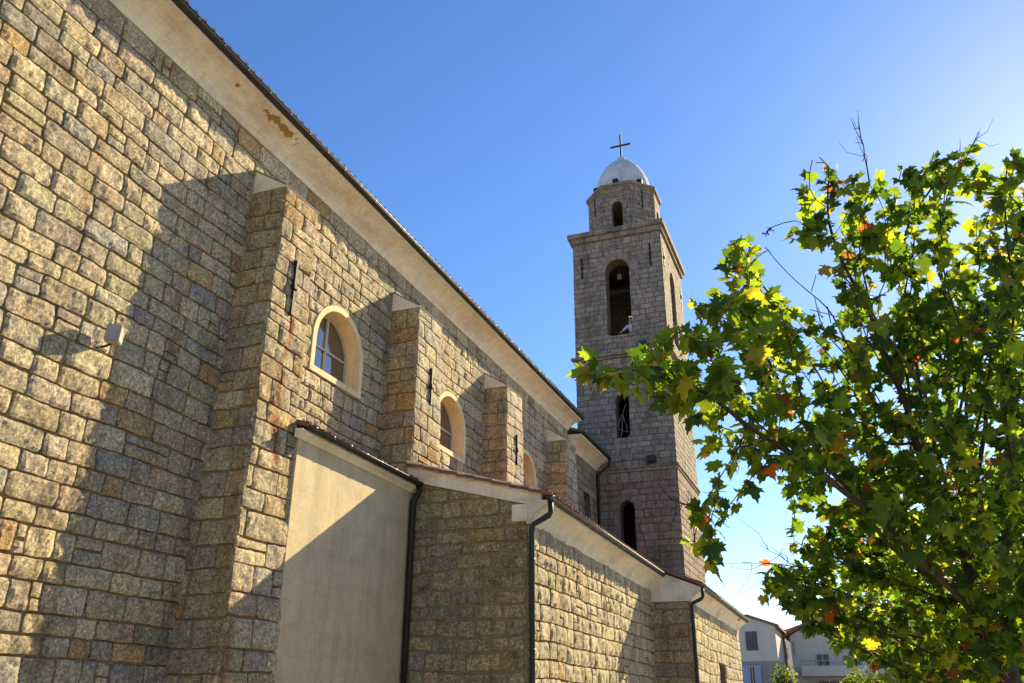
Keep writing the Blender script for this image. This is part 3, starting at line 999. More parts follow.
# dome
a = Acc()
prof = [(1.36, 24.66), (1.36, 24.95), (1.33, 25.25), (1.24, 25.65), (1.10, 26.0), (.90, 26.35), (.66, 26.64), (.42, 26.82), (.21, 26.91), (.16, 26.93), (.16, 27.0), (.205, 27.02), (.205, 27.14), (.10, 27.20), (0.0, 27.21)]
sg = 40
Vd = [(DX + r * math.cos(2 * math.pi * k / sg), DY + r * math.sin(2 * math.pi * k / sg), z) for (r, z) in prof for k in range(sg)]
Fd = [(i * sg + k, i * sg + (k + 1) % sg, (i + 1) * sg + (k + 1) % sg, (i + 1) * sg + k) for i in range(len(prof) - 1) for k in range(sg)]
a.add(Vd, Fd, 0, smooth=True)
a.build('dome', M['white_plaster'], tower)
for i in range(8):
    an = -math.pi / 2 + i * math.pi / 4
    c_ = np.array([DX + 1.5 * math.cos(an), DY + 1.5 * math.sin(an), 24.60])
    a = Acc(); a.box(c_ - np.array([.13, .13, 0]), c_ + np.array([.13, .13, .34]), 0, bevel=.02)
    a.build('dome_vent', M['iron'], tower)
a = Acc()
cz = 27.95
a.box((DX - .04, DY - .03, 27.18), (DX + .04, DY + .03, 28.62), 0, bevel=.008)
a.box((DX - .53, DY - .033, cz - .042), (DX + .53, DY + .033, cz + .042), 0, bevel=.008)
a.build('cross', M['iron'], tower)
# iron anchors of the belfry
for (p, q) in (((XTL + .36, YT - .05, 19.4), (XTL + .44, YT - .01, 20.5)), ((XTR - .52, YT - .05, 19.5), (XTR - .44, YT - .01, 20.62)),
               ((XTR + .01, YT + .40, 19.6), (XTR + .05, YT + .48, 20.5)), ((XTR + .01, YT1 - .55, 19.4), (XTR + .05, YT1 - .47, 20.5))):
    a = Acc(); a.box(p, q, 0, bevel=.008)
    m_ = (np.array(p) + np.array(q)) / 2
    a.box(m_ - np.array([.06, .045, .07]), m_ + np.array([.06, .045, .07]), 0, bevel=.01)
    a.build('wall_anchor', M['iron'], tower)
for i in (1, 7):
    an = -math.pi / 2 + i * math.pi / 4
    N = np.array([math.cos(an), math.sin(an), 0])
    c_ = np.array([DX, DY, 0]) + N * (AP + .03)
    a = Acc(); a.tube([c_ + Z * 23.3, c_ + Z * 24.3], .035, 6)
    a.build('wall_anchor', M['iron'], tower)

# ------------------------------------------------------------------ in the belfry
bell = thing('bell', 'dark bronze bell hung from a timber beam inside the belfry', 'bell', (-7.72, 34.6, 18.4))
a = Acc()
pf = [(.02, .62), (.16, .60), (.22, .52), (.24, .35), (.28, .15), (.36, .02), (.42, -.02), (.38, -.02), (.24, .15), (.2, .4), (.0, .5)]
a.add([(-7.72 + r * math.cos(2 * math.pi * k / 24), 34.6 + r * math.sin(2 * math.pi * k / 24), 18.4 + z) for (r, z) in pf for k in range(24)],
      [(i * 24 + k, i * 24 + (k + 1) % 24, (i + 1) * 24 + (k + 1) % 24, (i + 1) * 24 + k) for i in range(len(pf) - 1) for k in range(24)], 0, smooth=True)
a.build('bell_body', M['bronze'], bell)
a = Acc()
a.box((XTL + .63, 34.5, 19.0), (XTR - .63, 34.72, 19.2), 0, bevel=.01)
a.box((XTL + .63, 33.6, 18.92), (XTR - .63, 33.76, 19.08), 0, bevel=.01)
a.build('beam', M['wood_dark'], bell)
a = Acc()
a.tube([(-7.72, 34.6, 18.85), (-7.72, 34.6, 18.36)], .03, 8)
a.build('clapper', M['iron'], bell)
p_ = on_plane(619.5, 277, 1, 33.7)
a = Acc(); a.box(p_ - np.array([.10, .06, .13]), p_ + np.array([.10, .06, .13]), 0, bevel=.02)
a.tube([p_ + Z * .12, p_ + Z * 1.0], .012, 6)
lb = a.build('belfry_lamp', M['lamp_white'], None, origin=p_)
tag(lb, 'small pale square lamp hanging high in the dark belfry arch', 'lamp')

# pale cord hanging in the middle slit
p1 = on_plane(623, 415, 1, YT + .06); p2 = on_plane(616, 428, 1, YT + .05); p3 = on_plane(628, 432, 1, YT + .05)
p4 = on_plane(621, 442, 1, YT - .03)
a = Acc()
def wob(a_, b_, n=6, s=.02):
    out = []
    for t in np.linspace(0, 1, n):
        p = a_ * (1 - t) + b_ * t
        out.append(p + np.array([rng.uniform(-s, s), rng.uniform(-s, s) * .5, rng.uniform(-s, s)]) * (0 < t < 1))
    return out
p0 = on_plane(626, 404, 1, YT + .10)
a.tube(wob(p0, p2), .016, 6); a.tube(wob(p2, p3), .014, 6); a.tube(wob(p1, p4, 8), .016, 6); a.tube(wob(p1 , p3), .013, 6)
lb = a.build('rope', plain('pale_rope', (.20, .175, .15), .9), None, origin=p4)
tag(lb, 'pale tangled rope hanging out of the tower middle slit', 'rope')

def floodlight(pos, N, label, mat_body, s=1.0, tilt=.0, name='floodlight'):
    """box projector on a bracket; N = direction it looks away from the wall"""
    t = thing(name, label, 'floodlight', tuple(pos))
    N = np.asarray(N, float); N /= np.linalg.norm(N)
    return t, N

# ------------------------------------------------------------------ floodlight on the nave wall
lp = on_plane(115, 336, 0, NX + .24)
fl = thing('floodlight', 'grey box floodlight on a bracket on the sunlit nave wall', 'floodlight', tuple(lp))
bm = bmesh.new(); bmesh.ops.create_cube(bm, size=1)
for v in bm.verts:
    k = 1.0 if v.co.y < 0 else .75
    v.co = Vector((v.co.x * .20 * k, v.co.y * .22, v.co.z * .26 * k))
bmesh.ops.bevel(bm, geom=bm.edges[:], offset=.012, segments=2, affect='EDGES')
Mt = Matrix.Translation(lp) @ Matrix.Rotation(R(28), 4, 'Z') @ Matrix.Rotation(R(-6), 4, 'X')
a = Acc(); a.bm(bm, 0, M=Mt)
a.build('housing', M['lamp_white'], fl)
a = Acc()
e = np.array([NX + .03, lp[1] - .02, lp[2] - .14])
a.tube([e, e + X * .10, lp + np.array([-.03, 0, -.10])], .016, 8)
a.box(e + np.array([-.01, -.09, -.05]), e + np.array([.03, .09, .05]), 0, bevel=.006)
a.build('bracket', M['iron'], fl)

def ledge_lamp(pos, label):
    t = thing('floodlight', label, 'floodlight', tuple(pos))
    a = Acc(); p = np.asarray(pos)
    a.box(p + np.array([-.17, -.13, .07]), p + np.array([.17, .10, .33]), 0, bevel=.03)
    a.build('housing', M['pipe'], t)
    a = Acc(); a.tube([p + np.array([-.18, 0, .2]), p + np.array([-.18, 0, .0]), p + np.array([.18, 0, .0]), p + np.array([.18, 0, .2])], .018, 6)
    a.build('bracket', M['iron'], t)
q = on_plane(652, 464, 1, YT - .06); ledge_lamp((q[0], YT - .10, ZL + .235), 'dark floodlight standing on the lower ledge of the bell tower')
q = on_plane(643, 348, 1, YT - .06); ledge_lamp((q[0], YT - .12, ZM + .235), 'dark floodlight on the upper ledge under the belfry, behind leaves')

# ------------------------------------------------------------------ person in the belfry arch
def skin_obj(name, joints, edges, mat, parent, sub_lv=2):
    me = bpy.data.meshes.new(name)
    o0 = np.array(parent['_o'])
    me.from_pydata([tuple(np.array(j[0]) - o0) for j in joints], edges, [])
    ob = bpy.data.objects.new(name, me); C.objects.link(ob); ob.parent = parent
    sk = ob.modifiers.new('skin', 'SKIN')
    ly = me.skin_vertices[0] if me.skin_vertices else None
    if ly is None:
        bm = bmesh.new(); bm.from_mesh(me); bm.verts.layers.skin.verify(); bm.to_mesh(me); bm.free(); ly = me.skin_vertices[0]
    for i, j in enumerate(joints):
        rr = j[1] if hasattr(j[1], '__len__') else (j[1], j[1])
        ly.data[i].radius = rr
        ly.data[i].use_root = (i == 0)
    ss = ob.modifiers.new('sub', 'SUBSURF'); ss.levels = sub_lv; ss.render_levels = sub_lv
    sk.use_smooth_shade = True
    me.materials.append(mat)
    return ob

sill = 16.45
pc = on_plane(632, 331, 1, YT + .30)
px0, py0, pz0 = pc[0] + .03, YT + .36, sill
person = thing('person', 'person in a lavender shirt sitting on the belfry sill, arm stretched out', 'person', (px0, py0, pz0))
M['skin'] = plain('skin', (.46, .26, .17), .55)
M['shirt'] = plain('lavender_shirt', (.56, .52, .74), .85)
M['hair'] = plain('brown_hair', (.05, .028, .016), .7)
M['trousers'] = plain('navy_trousers', (.02, .022, .05), .9)
P_ = lambda x, y, z: (px0 + x, py0 + y, pz0 + z)
# one continuous body: pelvis, torso, neck, head, arms, thighs along the sill
body = [(P_(.0, .02, .10), (.15, .12)), (P_(-.01, .0, .30), (.145, .10)), (P_(-.03, -.03, .47), (.16, .10)), (P_(-.05, -.05, .57), .055), (P_(-.06, -.07, .65), (.075, .085)), (P_(-.065, -.08, .75), (.078, .088)), (P_(-.06, -.07, .82), .05),
        (P_(-.20, -.05, .48), .055), (P_(-.33, -.12, .34), .042), (P_(-.46, -.20, .20), .033), (P_(-.52, -.24, .15), .026),
        (P_(.12, -.02, .48), .055), (P_(.17, -.10, .28), .042), (P_(.12, -.20, .10), .033), (P_(.09, -.22, .04), .026),
        (P_(-.10, .20, .10), .085), (P_(-.18, .50, .12), .065), (P_(-.20, .52, -.0), .05),
        (P_(.10, .20, .10), .085), (P_(.10, .52, .12), .065), (P_(.10, .54, -.0), .05)]
ed = [(0, 1), (1, 2), (2, 3), (3, 4), (4, 5), (5, 6), (2, 7), (7, 8), (8, 9), (9, 10), (2, 11), (11, 12), (12, 13), (13, 14), (0, 15), (15, 16), (16, 17), (0, 18), (18, 19), (19, 20)]
skin_obj('body', body, ed, M['skin'], person)
sh = [(P_(.0, .02, .16), (.165, .135)), (P_(-.01, .0, .30), (.16, .115)), (P_(-.03, -.03, .46), (.175, .115)), (P_(-.045, -.045, .535), (.07, .07)),
      (P_(-.20, -.05, .48), .070), (P_(-.33, -.12, .34), .055), (P_(-.42, -.175, .245), .046), (P_(.12, -.02, .48), .070), (P_(.17, -.10, .28), .055), (P_(.14, -.17, .16), .046)]
skin_obj('shirt', sh, [(0, 1), (1, 2), (2, 3), (2, 4), (4, 5), (5, 6), (2, 7), (7, 8), (8, 9)], M['shirt'], person)
skin_obj('trousers', [(P_(.0, .02, .10), (.165, .13)), (P_(-.10, .20, .10), .098), (P_(-.18, .50, .12), .078), (P_(-.20, .52, .0), .062), (P_(.10, .20, .10), .098), (P_(.10, .52, .12), .078), (P_(.10, .54, .0), .062)],
         [(0, 1), (1, 2), (2, 3), (0, 4), (4, 5), (5, 6)], M['trousers'], person)
hr = Acc()
bm = bmesh.new(); bmesh.ops.create_icosphere(bm, subdivisions=3, radius=1)
for v in bm.verts:
    if v.co.y < -.35 and v.co.z < .35: v.co *= .6
    if v.co.z < -.5: v.co *= .8
    v.co = Vector((v.co.x * .098, v.co.y * .112 + .012, v.co.z * .115))
hr.bm(bm, 0, smooth=True, M=Matrix.Translation(P_(-.062, -.072, .77)))
hr.build('hair', M['hair'], person)
for (hx, hy, hz, dx_) in ((-.52, -.24, .15, -1), (.09, -.22, .04, .2)):
    hand = Acc()
    b_ = np.array(P_(hx, hy, hz))
    for k in range(4):
        off = np.array([0, (k - 1.5) * .019, .004 * (k % 2)])
        d_ = np.array([dx_ * .5, -.5, -.6]); d_ /= np.linalg.norm(d_)
        L_ = (.062, .072, .070, .055)[k]
        hand.tube([b_ + off * .5, b_ + off + d_ * L_ * .6, b_ + off + d_ * L_ + np.array([0, 0, -.02])], [.012, .0095, .007], 6)
    hand.tube([b_ + Z * .01, b_ + np.array([.03, -.03, .0]), b_ + np.array([.035, -.055, -.015])], [.013, .010, .008], 6)
    hand.build('hand', M['skin'], person)

# ------------------------------------------------------------------ far houses
M['house_white'] = rough_mat('house_render', (.60, .55, .48), .15, 1.5, .2)
M['house_warm'] = rough_mat('house_render_warm', (.60, .54, .48), .18, 1.5, .2)
M['house_stone'] = rough_mat('house_stone', (.33, .30, .27), .35, 4, .4)
M['shutter_blue'] = plain('blue_shutter', (.30, .42, .66), .6)
M['shutter_dark'] = plain('dark_shutter', (.10, .09, .10), .6)
M['pane_dark'] = plain('house_pane', (.03, .035, .045), .25)
M['rail'] = plain('rail_metal', (.45, .45, .47), .4)
M['awning'] = plain('awning_cloth', (.6, .55, .5), .8)

def house_box(acc, c, w, d, h, rise, mat=0):
    """gabled block with its ridge along Y (gable facing the camera)"""
    x0, x1, y0, y1 = c[0] - w / 2, c[0] + w / 2, c[1], c[1] + d
    acc.prism([(x0, y0, 0), (x1, y0, 0), (x1, y0, h), (c[0], y0, h + rise), (x0, y0, h)], (0, d, 0), mat)

HY = 70.0
def hp(px, py, yy=HY): return on_plane(px, py, 1, yy)
# left house: pale upper floor over a grey stone ground floor
xl, xr = -12.5, hp(776, 640)[0]
ha = thing('house', 'pale two storey house with blue shutters beside the church end', 'house', ((xl + xr) / 2, HY, 0))
zt = hp(774, 661)[2]; zeave = hp(775, 626)[2]; zap = hp(750, 617)[2]
a = Acc()
xa_ = hp(750, 617)[0]
a.prism([(xl, HY, zt), (xr, HY, zt), (xr, HY, zeave), (xa_, HY, zap), (xl, HY, zap - .6)], (0, 9, 0), 0)
a.build('wall', M['house_white'], ha)
a = Acc(); a.box((xl, HY - .05, 0), (xr + .03, HY + 9, zt - .003), 0)
a.build('stone_base', M['house_stone'], ha)
a = Acc()
a.prism([(xa_ - .2, HY - .25, zap + .01), (xr + .3, HY - .25, zeave - .08), (xr + .3, HY - .25, zeave + .10), (xa_ - .2, HY - .25, zap + .19)], (0, 9.5, 0), 0)
a.prism([(xl - .3, HY - .25, zap - .68), (xa_ - .202, HY - .25, zap + .01), (xa_ - .202, HY - .25, zap + .19), (xl - .3, HY - .25, zap - .5)], (0, 9.5, 0), 0)
a.build('roof', M['tile_grey'], ha)
def flat_win(parent, x0, x1, z0, z1, yy, mf, mp, name='window'):
    a = Acc()
    for (p, q) in (((x0, z0), (x0 + .08, z1)), ((x1 - .08, z0), (x1, z1)), ((x0 + .081, z0), (x1 - .081, z0 + .08)), ((x0 + .081, z1 - .08), (x1 - .081, z1)), (((x0 + x1) / 2 - .03, z0 + .081), ((x0 + x1) / 2 + .03, z1 - .081))):
        a.box((p[0], yy - .06, p[1]), (q[0], yy + .04, q[1]), 0)
    w = a.build(name, mf, parent)
    g_ = Acc(); g_.box((x0 + .05, yy - .03, z0 + .05), (x1 - .05, yy + .01, z1 - .05), 0)
    sub(g_, 'pane', mp, w)
    return w
x0, x1 = hp(746, 0)[0], hp(757.5, 0)[0]
x0, x1 = hp(745.5, 640)[0], hp(757.5, 640)[0]
z1_, z0_ = hp(750, 631.5)[2], hp(750, 650.5)[2]
a = Acc()
for k in range(2):
    m0 = x0 + (x1 - x0) * k / 2 + .02; m1 = x0 + (x1 - x0) * (k + 1) / 2 - .02
    a.box((m0, HY - .08, z0_), (m1, HY - .01, z1_), 0, bevel=.01)
    n_ = 14
    for i in range(n_):
        zz = z0_ + .06 + (z1_ - z0_ - .12) * i / n_
        a.box((m0 + .05, HY - .10, zz), (m1 - .05, HY - .08, zz + .05), 0)
a.build('closed_shutter', M['shutter_dark'], ha)
x0, x1 = hp(749, 670)[0], hp(755.5, 670)[0]
zz1, zz0 = hp(752, 666)[2], hp(752, 688)[2]
flat_win(ha, x0, x1, zz0, zz1, HY - .06, M['frame'], M['pane_dark'])
for (s0, s1) in ((hp(743, 670)[0], x0 - .02), (x1 + .02, hp(761, 670)[0])):
    a = Acc(); a.box((s0, HY - .16, zz0), (s1, HY - .09, zz1), 0, bevel=.01)
    for i in range(16):
        zz = zz0 + .08 + (zz1 - zz0 - .16) * i / 16
        a.box((s0 + .06, HY - .18, zz), (s1 - .06, HY - .16, zz + .05), 0)
    a.build('shutter', M['shutter_blue'], ha)

# right house: wide block with a long balcony
HB = 76.0
hb = thing('house', 'wide pale house with a long balcony, half hidden by the plane tree', 'house', tuple(hp(850, 680, HB) * np.array([1, 1, 0])))
bx0, bx1 = hp(790, 640, HB)[0], hp(965, 640, HB)[0]
zb_ = hp(830, 672, HB)[2]; zr_ = hp(800, 632, HB)[2]; zrid = hp(812, 616, HB)[2]
xm = hp(822, 620, HB)[0]
a = Acc()
a.prism([(bx0, HB, 0), (bx1, HB, 0), (bx1, HB, zr_ - .2), (xm + 3.5, HB, zrid), (xm, HB, zrid), (bx0, HB, zr_ - .3)], (0, 11, 0), 0)
a.build('wall', M['house_white'], hb)
a = Acc()
a.prism([(bx0 - .4, HB - .5, zr_ - .42), (xm, HB - .5, zrid + .02), (xm, HB - .5, zrid + .24), (bx0 - .4, HB - .5, zr_ - .2)], (0, 12, 0), 0)
a.prism([(xm + .002, HB - .5, zrid + .02), (xm + 3.5, HB - .5, zrid + .02), (bx1 + .4, HB - .5, zr_ - .25), (bx1 + .4, HB - .5, zr_ - .03), (xm + 3.5, HB - .5, zrid + .24), (xm + .002, HB - .5, zrid + .24)], (0, 12, 0), 0)
a.build('roof', M['tile'], hb)
a = Acc()
q0, q1 = hp(803, 670, HB)[0], hp(868, 670, HB)[0]
zb0, zb1 = hp(835, 674, HB)[2], hp(835, 666.5, HB)[2]
a.box((q0, HB - 1.6, zb0 - .2), (q1, HB - .005, zb0), 0)
a.box((q0, HB - 1.6, zb0 + .001), (q1, HB - 1.45, zb1), 0)
a.box((q0, HB - 1.449, zb0 + .001), (q0 + .15, HB - .005, zb1), 0)
a.box((q1 - .15, HB - 1.449, zb0 + .001), (q1, HB - .005, zb1), 0)
b_ = a.build('balcony', M['house_white'], hb)
a = Acc()
a.tube([(q0, HB - 1.52, zb1 + .38), (q1, HB - 1.52, zb1 + .38)], .03, 6)
for x in np.linspace(q0 + .05, q1 - .05, 12):
    a.tube([(x, HB - 1.52, zb1), (x, HB - 1.52, zb1 + .38)], .02, 6)
sub(a, 'railing', M['rail'], b_)
for (pa, pb, ta, tb) in ((816, 830, 653.5, 668), (853, 862, 653, 668), (793, 797, 640, 655)):
    flat_win(hb, hp(pa, 660, HB)[0], hp(pb, 660, HB)[0], hp(823, tb, HB)[2], hp(823, ta, HB)[2], HB, M['frame'], M['pane_dark'])
flat_win(hb, hp(818, 684, HB)[0], hp(842, 684, HB)[0], .6, hp(830, 680, HB)[2], HB, M['frame'], M['pane_dark'])
a = Acc()
w0, w1 = hp(851, 650, HB)[0], hp(866, 650, HB)[0]; wz = hp(858, 648, HB)[2]
a.prism([(w0, HB - 1.2, wz - .35), (w1, HB - 1.2, wz - .35), (w1, HB - 1.2, wz - .25), (w0, HB - 1.2, wz - .25)], (0, 1.195, .35), 0)
a.build('awning', M['awning'], hb)

# a third house deeper in the gap
HC = 95.0
hc = thing('house', 'cream house with a red tiled roof in the gap between two houses', 'house', tuple(hp(785, 680, HC) * np.array([1, 1, 0])))
c0, c1 = hp(777, 650, HC)[0], hp(806, 650, HC)[0]
ct, cr = hp(790, 637, HC)[2], hp(800, 627, HC)[2]
a = Acc(); a.prism([(c0, HC, 0), (c1, HC, 0), (c1, HC, cr), (c0, HC, ct)], (0, 10, 0), 0)
a.build('wall', M['house_warm'], hc)
a = Acc(); a.prism([(c0 - .5, HC - .4, ct - .1), (c1, HC - .4, cr + .02), (c1, HC - .4, cr + .3), (c0 - .5, HC - .4, ct + .18)], (0, 11, 0), 0)
a.build('roof', M['tile'], hc)
flat_win(hc, hp(783, 650, HC)[0], hp(788, 650, HC)[0], hp(785, 660, HC)[2], hp(785, 648, HC)[2], HC, M['frame'], M['pane_dark'])

# ------------------------------------------------------------------ foliage
def leaf_mat(name, trans=1.0):
    m = bpy.data.materials.new(name); m.use_nodes = True
    nt = m.node_tree; b = nt.nodes['Principled BSDF']; out = nt.nodes['Material Output']
    at = node(nt, 'ShaderNodeAttribute', attribute_name='tone')
    geo = nt.nodes.new('ShaderNodeNewGeometry')
    n1 = noise_node(nt, geo.outputs['Position'], 14, 4, .6)
    r1 = ramp(nt, n1.outputs[0], [(.3, (.75, .78, .7)), (.6, (1.05, 1.05, 1.05))])
    c = mul(nt, at.outputs[0], r1.outputs[0])
    nt.links.new(c, b.inputs['Base Color'])
    b.inputs['Roughness'].default_value = .5
    b.inputs['Specular IOR Level'].default_value = .35
    t = nt.nodes.new('ShaderNodeBsdfTranslucent')
    c2 = mul(nt, c, (4.6 * trans, 3.75 * trans, 1.4 * trans))
    nt.links.new(c2, t.inputs['Color'])
    mx = nt.nodes.new('ShaderNodeMixShader'); mx.inputs[0].default_value = .55
    nt.links.new(b.outputs[0], mx.inputs[1]); nt.links.new(t.outputs[0], mx.inputs[2])
    nt.links.new(mx.outputs[0], out.inputs['Surface'])
    return m
M['leaf'] = leaf_mat('plane_leaf')
M['leaf_dark'] = leaf_mat('bush_leaf', .6)
M['bark'] = rough_mat('plane_bark', (.10, .082, .06), .6, 7, .6, .9, .02, col2=(.035, .028, .022))

_half = [(.05, -.02), (.20, -.10), (.44, -.06), (.37, .10), (.66, .26), (.50, .34), (.60, .58), (.36, .52), (.24, .60), (.22, .82), (.10, .86)]
LEAF2D = [(0, 0)] + _half + [(0, 1.08)] + [(-x, y) for x, y in _half[::-1]]
LEAF = np.array(LEAF2D)
def leaf_verts():
    x, y = LEAF[:, 0], LEAF[:, 1]
    rr = np.sqrt(x ** 2 + (y - .35) ** 2)
    z = -.22 * rr ** 2 + .10 * np.abs(x)
    ctr = np.array([[0, .34, .03]])
    return np.vstack([ctr, np.stack([x, y, z], 1)])
LV = leaf_verts()
LF = [(0, i + 1, (i + 1) % len(LEAF) + 1) for i in range(len(LEAF))]

GREENS = [((.024, .056, .010), 8), ((.038, .080, .012), 6), ((.075, .130, .016), 5), ((.12, .17, .018), 3), ((.145, .15, .024), .8), ((.19, .12, .03), .2), ((.22, .06, .022), .22), ((.11, .05, .022), .25)]

def grow_tree(base, attractors, trunk_pts, r_tip, step, infl, kill, seed, max_it=260, up=.08):
    """space colonisation: returns nodes, parents"""
    nodes = [np.array(p, float) for p in trunk_pts]
    par = [-1] + list(range(len(trunk_pts) - 1))
    at = attractors.copy()
    rs = np.random.RandomState(seed)
    N = np.array(nodes)
    closest = np.full(len(at), 0); cd = np.full(len(at), 1e9)
    def upd(start):
        nonlocal closest, cd
        for i in range(start, len(nodes)):
            d = np.linalg.norm(at - nodes[i], axis=1)
            m = d < cd
            cd = np.where(m, d, cd); closest = np.where(m, i, closest)
    upd(0)
    for it in range(max_it):
        if len(at) == 0: break
        alive = cd < (infl if it > 40 else 1e9)
        if not alive.any(): break
        new = []
        start = len(nodes)
        for i in np.unique(closest[alive]):
            s = at[alive & (closest == i)] - nodes[i]
            s = s / (np.linalg.norm(s, axis=1)[:, None] + 1e-9)
            d = s.sum(0); d = d / (np.linalg.norm(d) + 1e-9) + np.array([0, 0, up]) + rs.normal(0, .13, 3)
            d /= np.linalg.norm(d) + 1e-9
            p = nodes[i] + d * step
            nodes.append(p); par.append(int(i))
        # avoid duplicates
        upd(start)
        keep = cd > kill
        at, cd, closest = at[keep], cd[keep], closest[keep]
        if len(nodes) > 9000: break
    return np.array(nodes), par

def tree(name, label, base, blobs, trunk_pts, n_att, leaf_size, leaves_per, seed, step=.22, infl=2.2, kill=.34, r_tip=.006, greens=GREENS, trunk_r=.17, group=None, leaf_every=3, mat=None, twigs=()):
    rs = np.random.RandomState(seed)
    vol = np.array([b[3] for b in blobs], float)
    att = []
    for (c, ax, R3, w) in blobs:
        k = int(n_att * w / vol.sum())
        u = rs.normal(size=(k, 3)); u /= np.linalg.norm(u, axis=1)[:, None]
        rad = rs.uniform(0, 1, k) ** (1 / 2.4)
        att.append(c + (u * rad[:, None] * np.array(R3)) @ np.array(ax))
    att = np.vstack(att)
    # clumps: thin out with noise
    nz = vnoise(att * 1.25, seed)
    att = att[nz > -.32]
    nodes, par = grow_tree(base, att, trunk_pts, r_tip, step, infl, kill, seed)
    n = len(nodes)
    ch = [[] for _ in range(n)]
    for i, p in enumerate(par):
        if p >= 0: ch[p].append(i)
    rad = np.zeros(n)
    for i in range(n - 1, -1, -1):
        if not ch[i]: rad[i] = r_tip
        else: rad[i] = (sum(rad[c] ** 2.35 for c in ch[i])) ** (1 / 2.35) + .00012
    sc = trunk_r / rad[0]
    radf = np.where(rad > r_tip * 2.5, rad * (sc if sc < 1 else 1 + (sc - 1) * np.clip((rad / rad[0]), 0, 1)), rad)
    t = thing(name, label, 'tree', tuple(base), group)
    a = Acc()
    # branch chains
    done = set()
    stack = [0]
    while stack:
        s = stack.pop()
        for c in ch[s]:
            chain = [s, c]
            cur = c
            while ch[cur]:
                big = max(ch[cur], key=lambda q: rad[q])
                for q in ch[cur]:
                    if q != big: pass
                chain.append(big)
                others = [q for q in ch[cur] if q != big]
                if others: stack.append((cur, others)) if False else None
                for q in others:
                    extra.append((cur, q)) if False else None
                cur = big
            break
        break
    # simple: walk all, main child continues the chain, others start new chains
    todo = [(0, ch[0][0])] if ch[0] else []
    todo += [(0, q) for q in ch[0][1:]]
    while todo:
        s, c = todo.pop()
        chain = [s, c]
        cur = c
        while ch[cur]:
            o = sorted(ch[cur], key=lambda q: -rad[q])
            for q in o[1:]: todo.append((cur, q))
            cur = o[0]; chain.append(cur)
        pts = nodes[chain].copy()
        if len(pts) > 3:
            for _ in range(2):
                pts[1:-1] = .25 * pts[:-2] + .5 * pts[1:-1] + .25 * pts[2:]
        rr = [min(radf[chain[0]], radf[chain[1]] * 1.15)] + [radf[q] for q in chain[1:]]
        big = max(rr)
        a.tube(pts, rr, 12 if big > .06 else 7 if big > .02 else 4, 0, cap=False)
    for (p0, p1) in twigs:              # bare shoots that stick out of the leaves
        p1 = np.array(p1); i0 = int(np.argmin(np.linalg.norm(nodes - np.array(p0), axis=1))); q0 = nodes[i0]
        L_ = np.linalg.norm(p1 - q0)
        ax = (p1 - q0) / L_
        pts = [q0 + (p1 - q0) * t_ + rs.normal(0, .03 * L_ * .4, 3) * (0 < t_ < 1) for t_ in np.linspace(0, 1, 8)]
        a.tube(pts, list(np.linspace(.008, .003, 8)), 4, 0, cap=False)
        for k_ in range(2, 7):
            for _ in range(2):
                d_ = ax * .8 + rs.normal(0, .7, 3); d_ /= np.linalg.norm(d_)
                l_ = L_ * rs.uniform(.15, .4)
                e1 = pts[k_] + d_ * l_ * .5 + rs.normal(0, .02, 3); e2 = pts[k_] + d_ * l_ + ax * l_ * .25
                a.tube([pts[k_], e1, e2], [.004, .003, .002], 4, 0, cap=False)
    a.build('trunk', M['bark'], t)
    # leaves on the thin twigs
    lf = []
    pos, dirs = [], []
    for i in range(n):
        if rad[i] < r_tip * leaf_every and par[i] >= 0:
            d = nodes[i] - nodes[par[i]]
            for _ in range(leaves_per if ch[i] else leaves_per + 2):
                pos.append(nodes[par[i]] + d * rs.uniform(0, 1.1)); dirs.append(d / (np.linalg.norm(d) + 1e-9))
    pos = np.array(pos); dirs = np.array(dirs)
    m = len(pos)
    clump = vnoise(pos * 1.1, seed + 3)
    airy = np.clip((pos[:, 2] - 3.4) / 2.5, 0, 1)
    keepm = (clump > -.45 + .2 * airy) & (rs.uniform(size=m) > .20 * airy)
    pos, dirs, clump = pos[keepm], dirs[keepm], clump[keepm]
    m = len(pos)
    sz = leaf_size * np.clip(rs.lognormal(-.12, .32, m), .35, 1.5)
    tip = dirs * .35 + rs.normal(0, .55, (m, 3)) + np.array([0, 0, -.35])
    tip /= np.linalg.norm(tip, axis=1)[:, None]
    nrm = rs.normal(0, .7, (m, 3)) + np.array([0, 0, .8])
    nrm -= tip * (nrm * tip).sum(1)[:, None]; nrm /= np.linalg.norm(nrm, axis=1)[:, None] + 1e-9
    sd = np.cross(tip, nrm)
    base_p = pos + tip * (sz * .45)[:, None] * rs.uniform(.3, 1, m)[:, None]
    k = len(LV)
    asp = rs.uniform(.85, 1.15, m); curl = rs.uniform(-1.2, 3.2, m)
    V = base_p[:, None, :] + (LV[None, :, 0] * (sz * asp)[:, None])[:, :, None] * sd[:, None, :] + (LV[None, :, 1] * sz[:, None])[:, :, None] * tip[:, None, :] + (LV[None, :, 2] * (sz * curl)[:, None])[:, :, None] * nrm[:, None, :]
    cols = np.array([g_[0] for g_ in greens]); w = np.array([g_[1] for g_ in greens]); w /= w.sum()
    # ageing in patches; outer leaves painted lighter for light on the crown
    ci = rs.choice(len(cols), m, p=w)
    age_light = np.clip((np.linalg.norm((pos - base)[:, :2], axis=1) - 3.2) / 3.0, 0, 1) * .8 + .35 * vnoise(pos * .8, seed + 8)
    ci = np.where((ci < 2) & (rs.uniform(size=m) < age_light), ci + 2, ci)
    cc = cols[ci] * rs.uniform(.8, 1.2, m)[:, None]
    la = Acc()
    idx = (np.arange(m)[:, None, None] * k + np.array(LF)[None]).reshape(-1, 3)
    la.add(V.reshape(-1, 3), idx.tolist(), 0, np.repeat(cc, k, axis=0))
    # petioles as slim twigs
    la.build('crown', mat or M['leaf'], t)
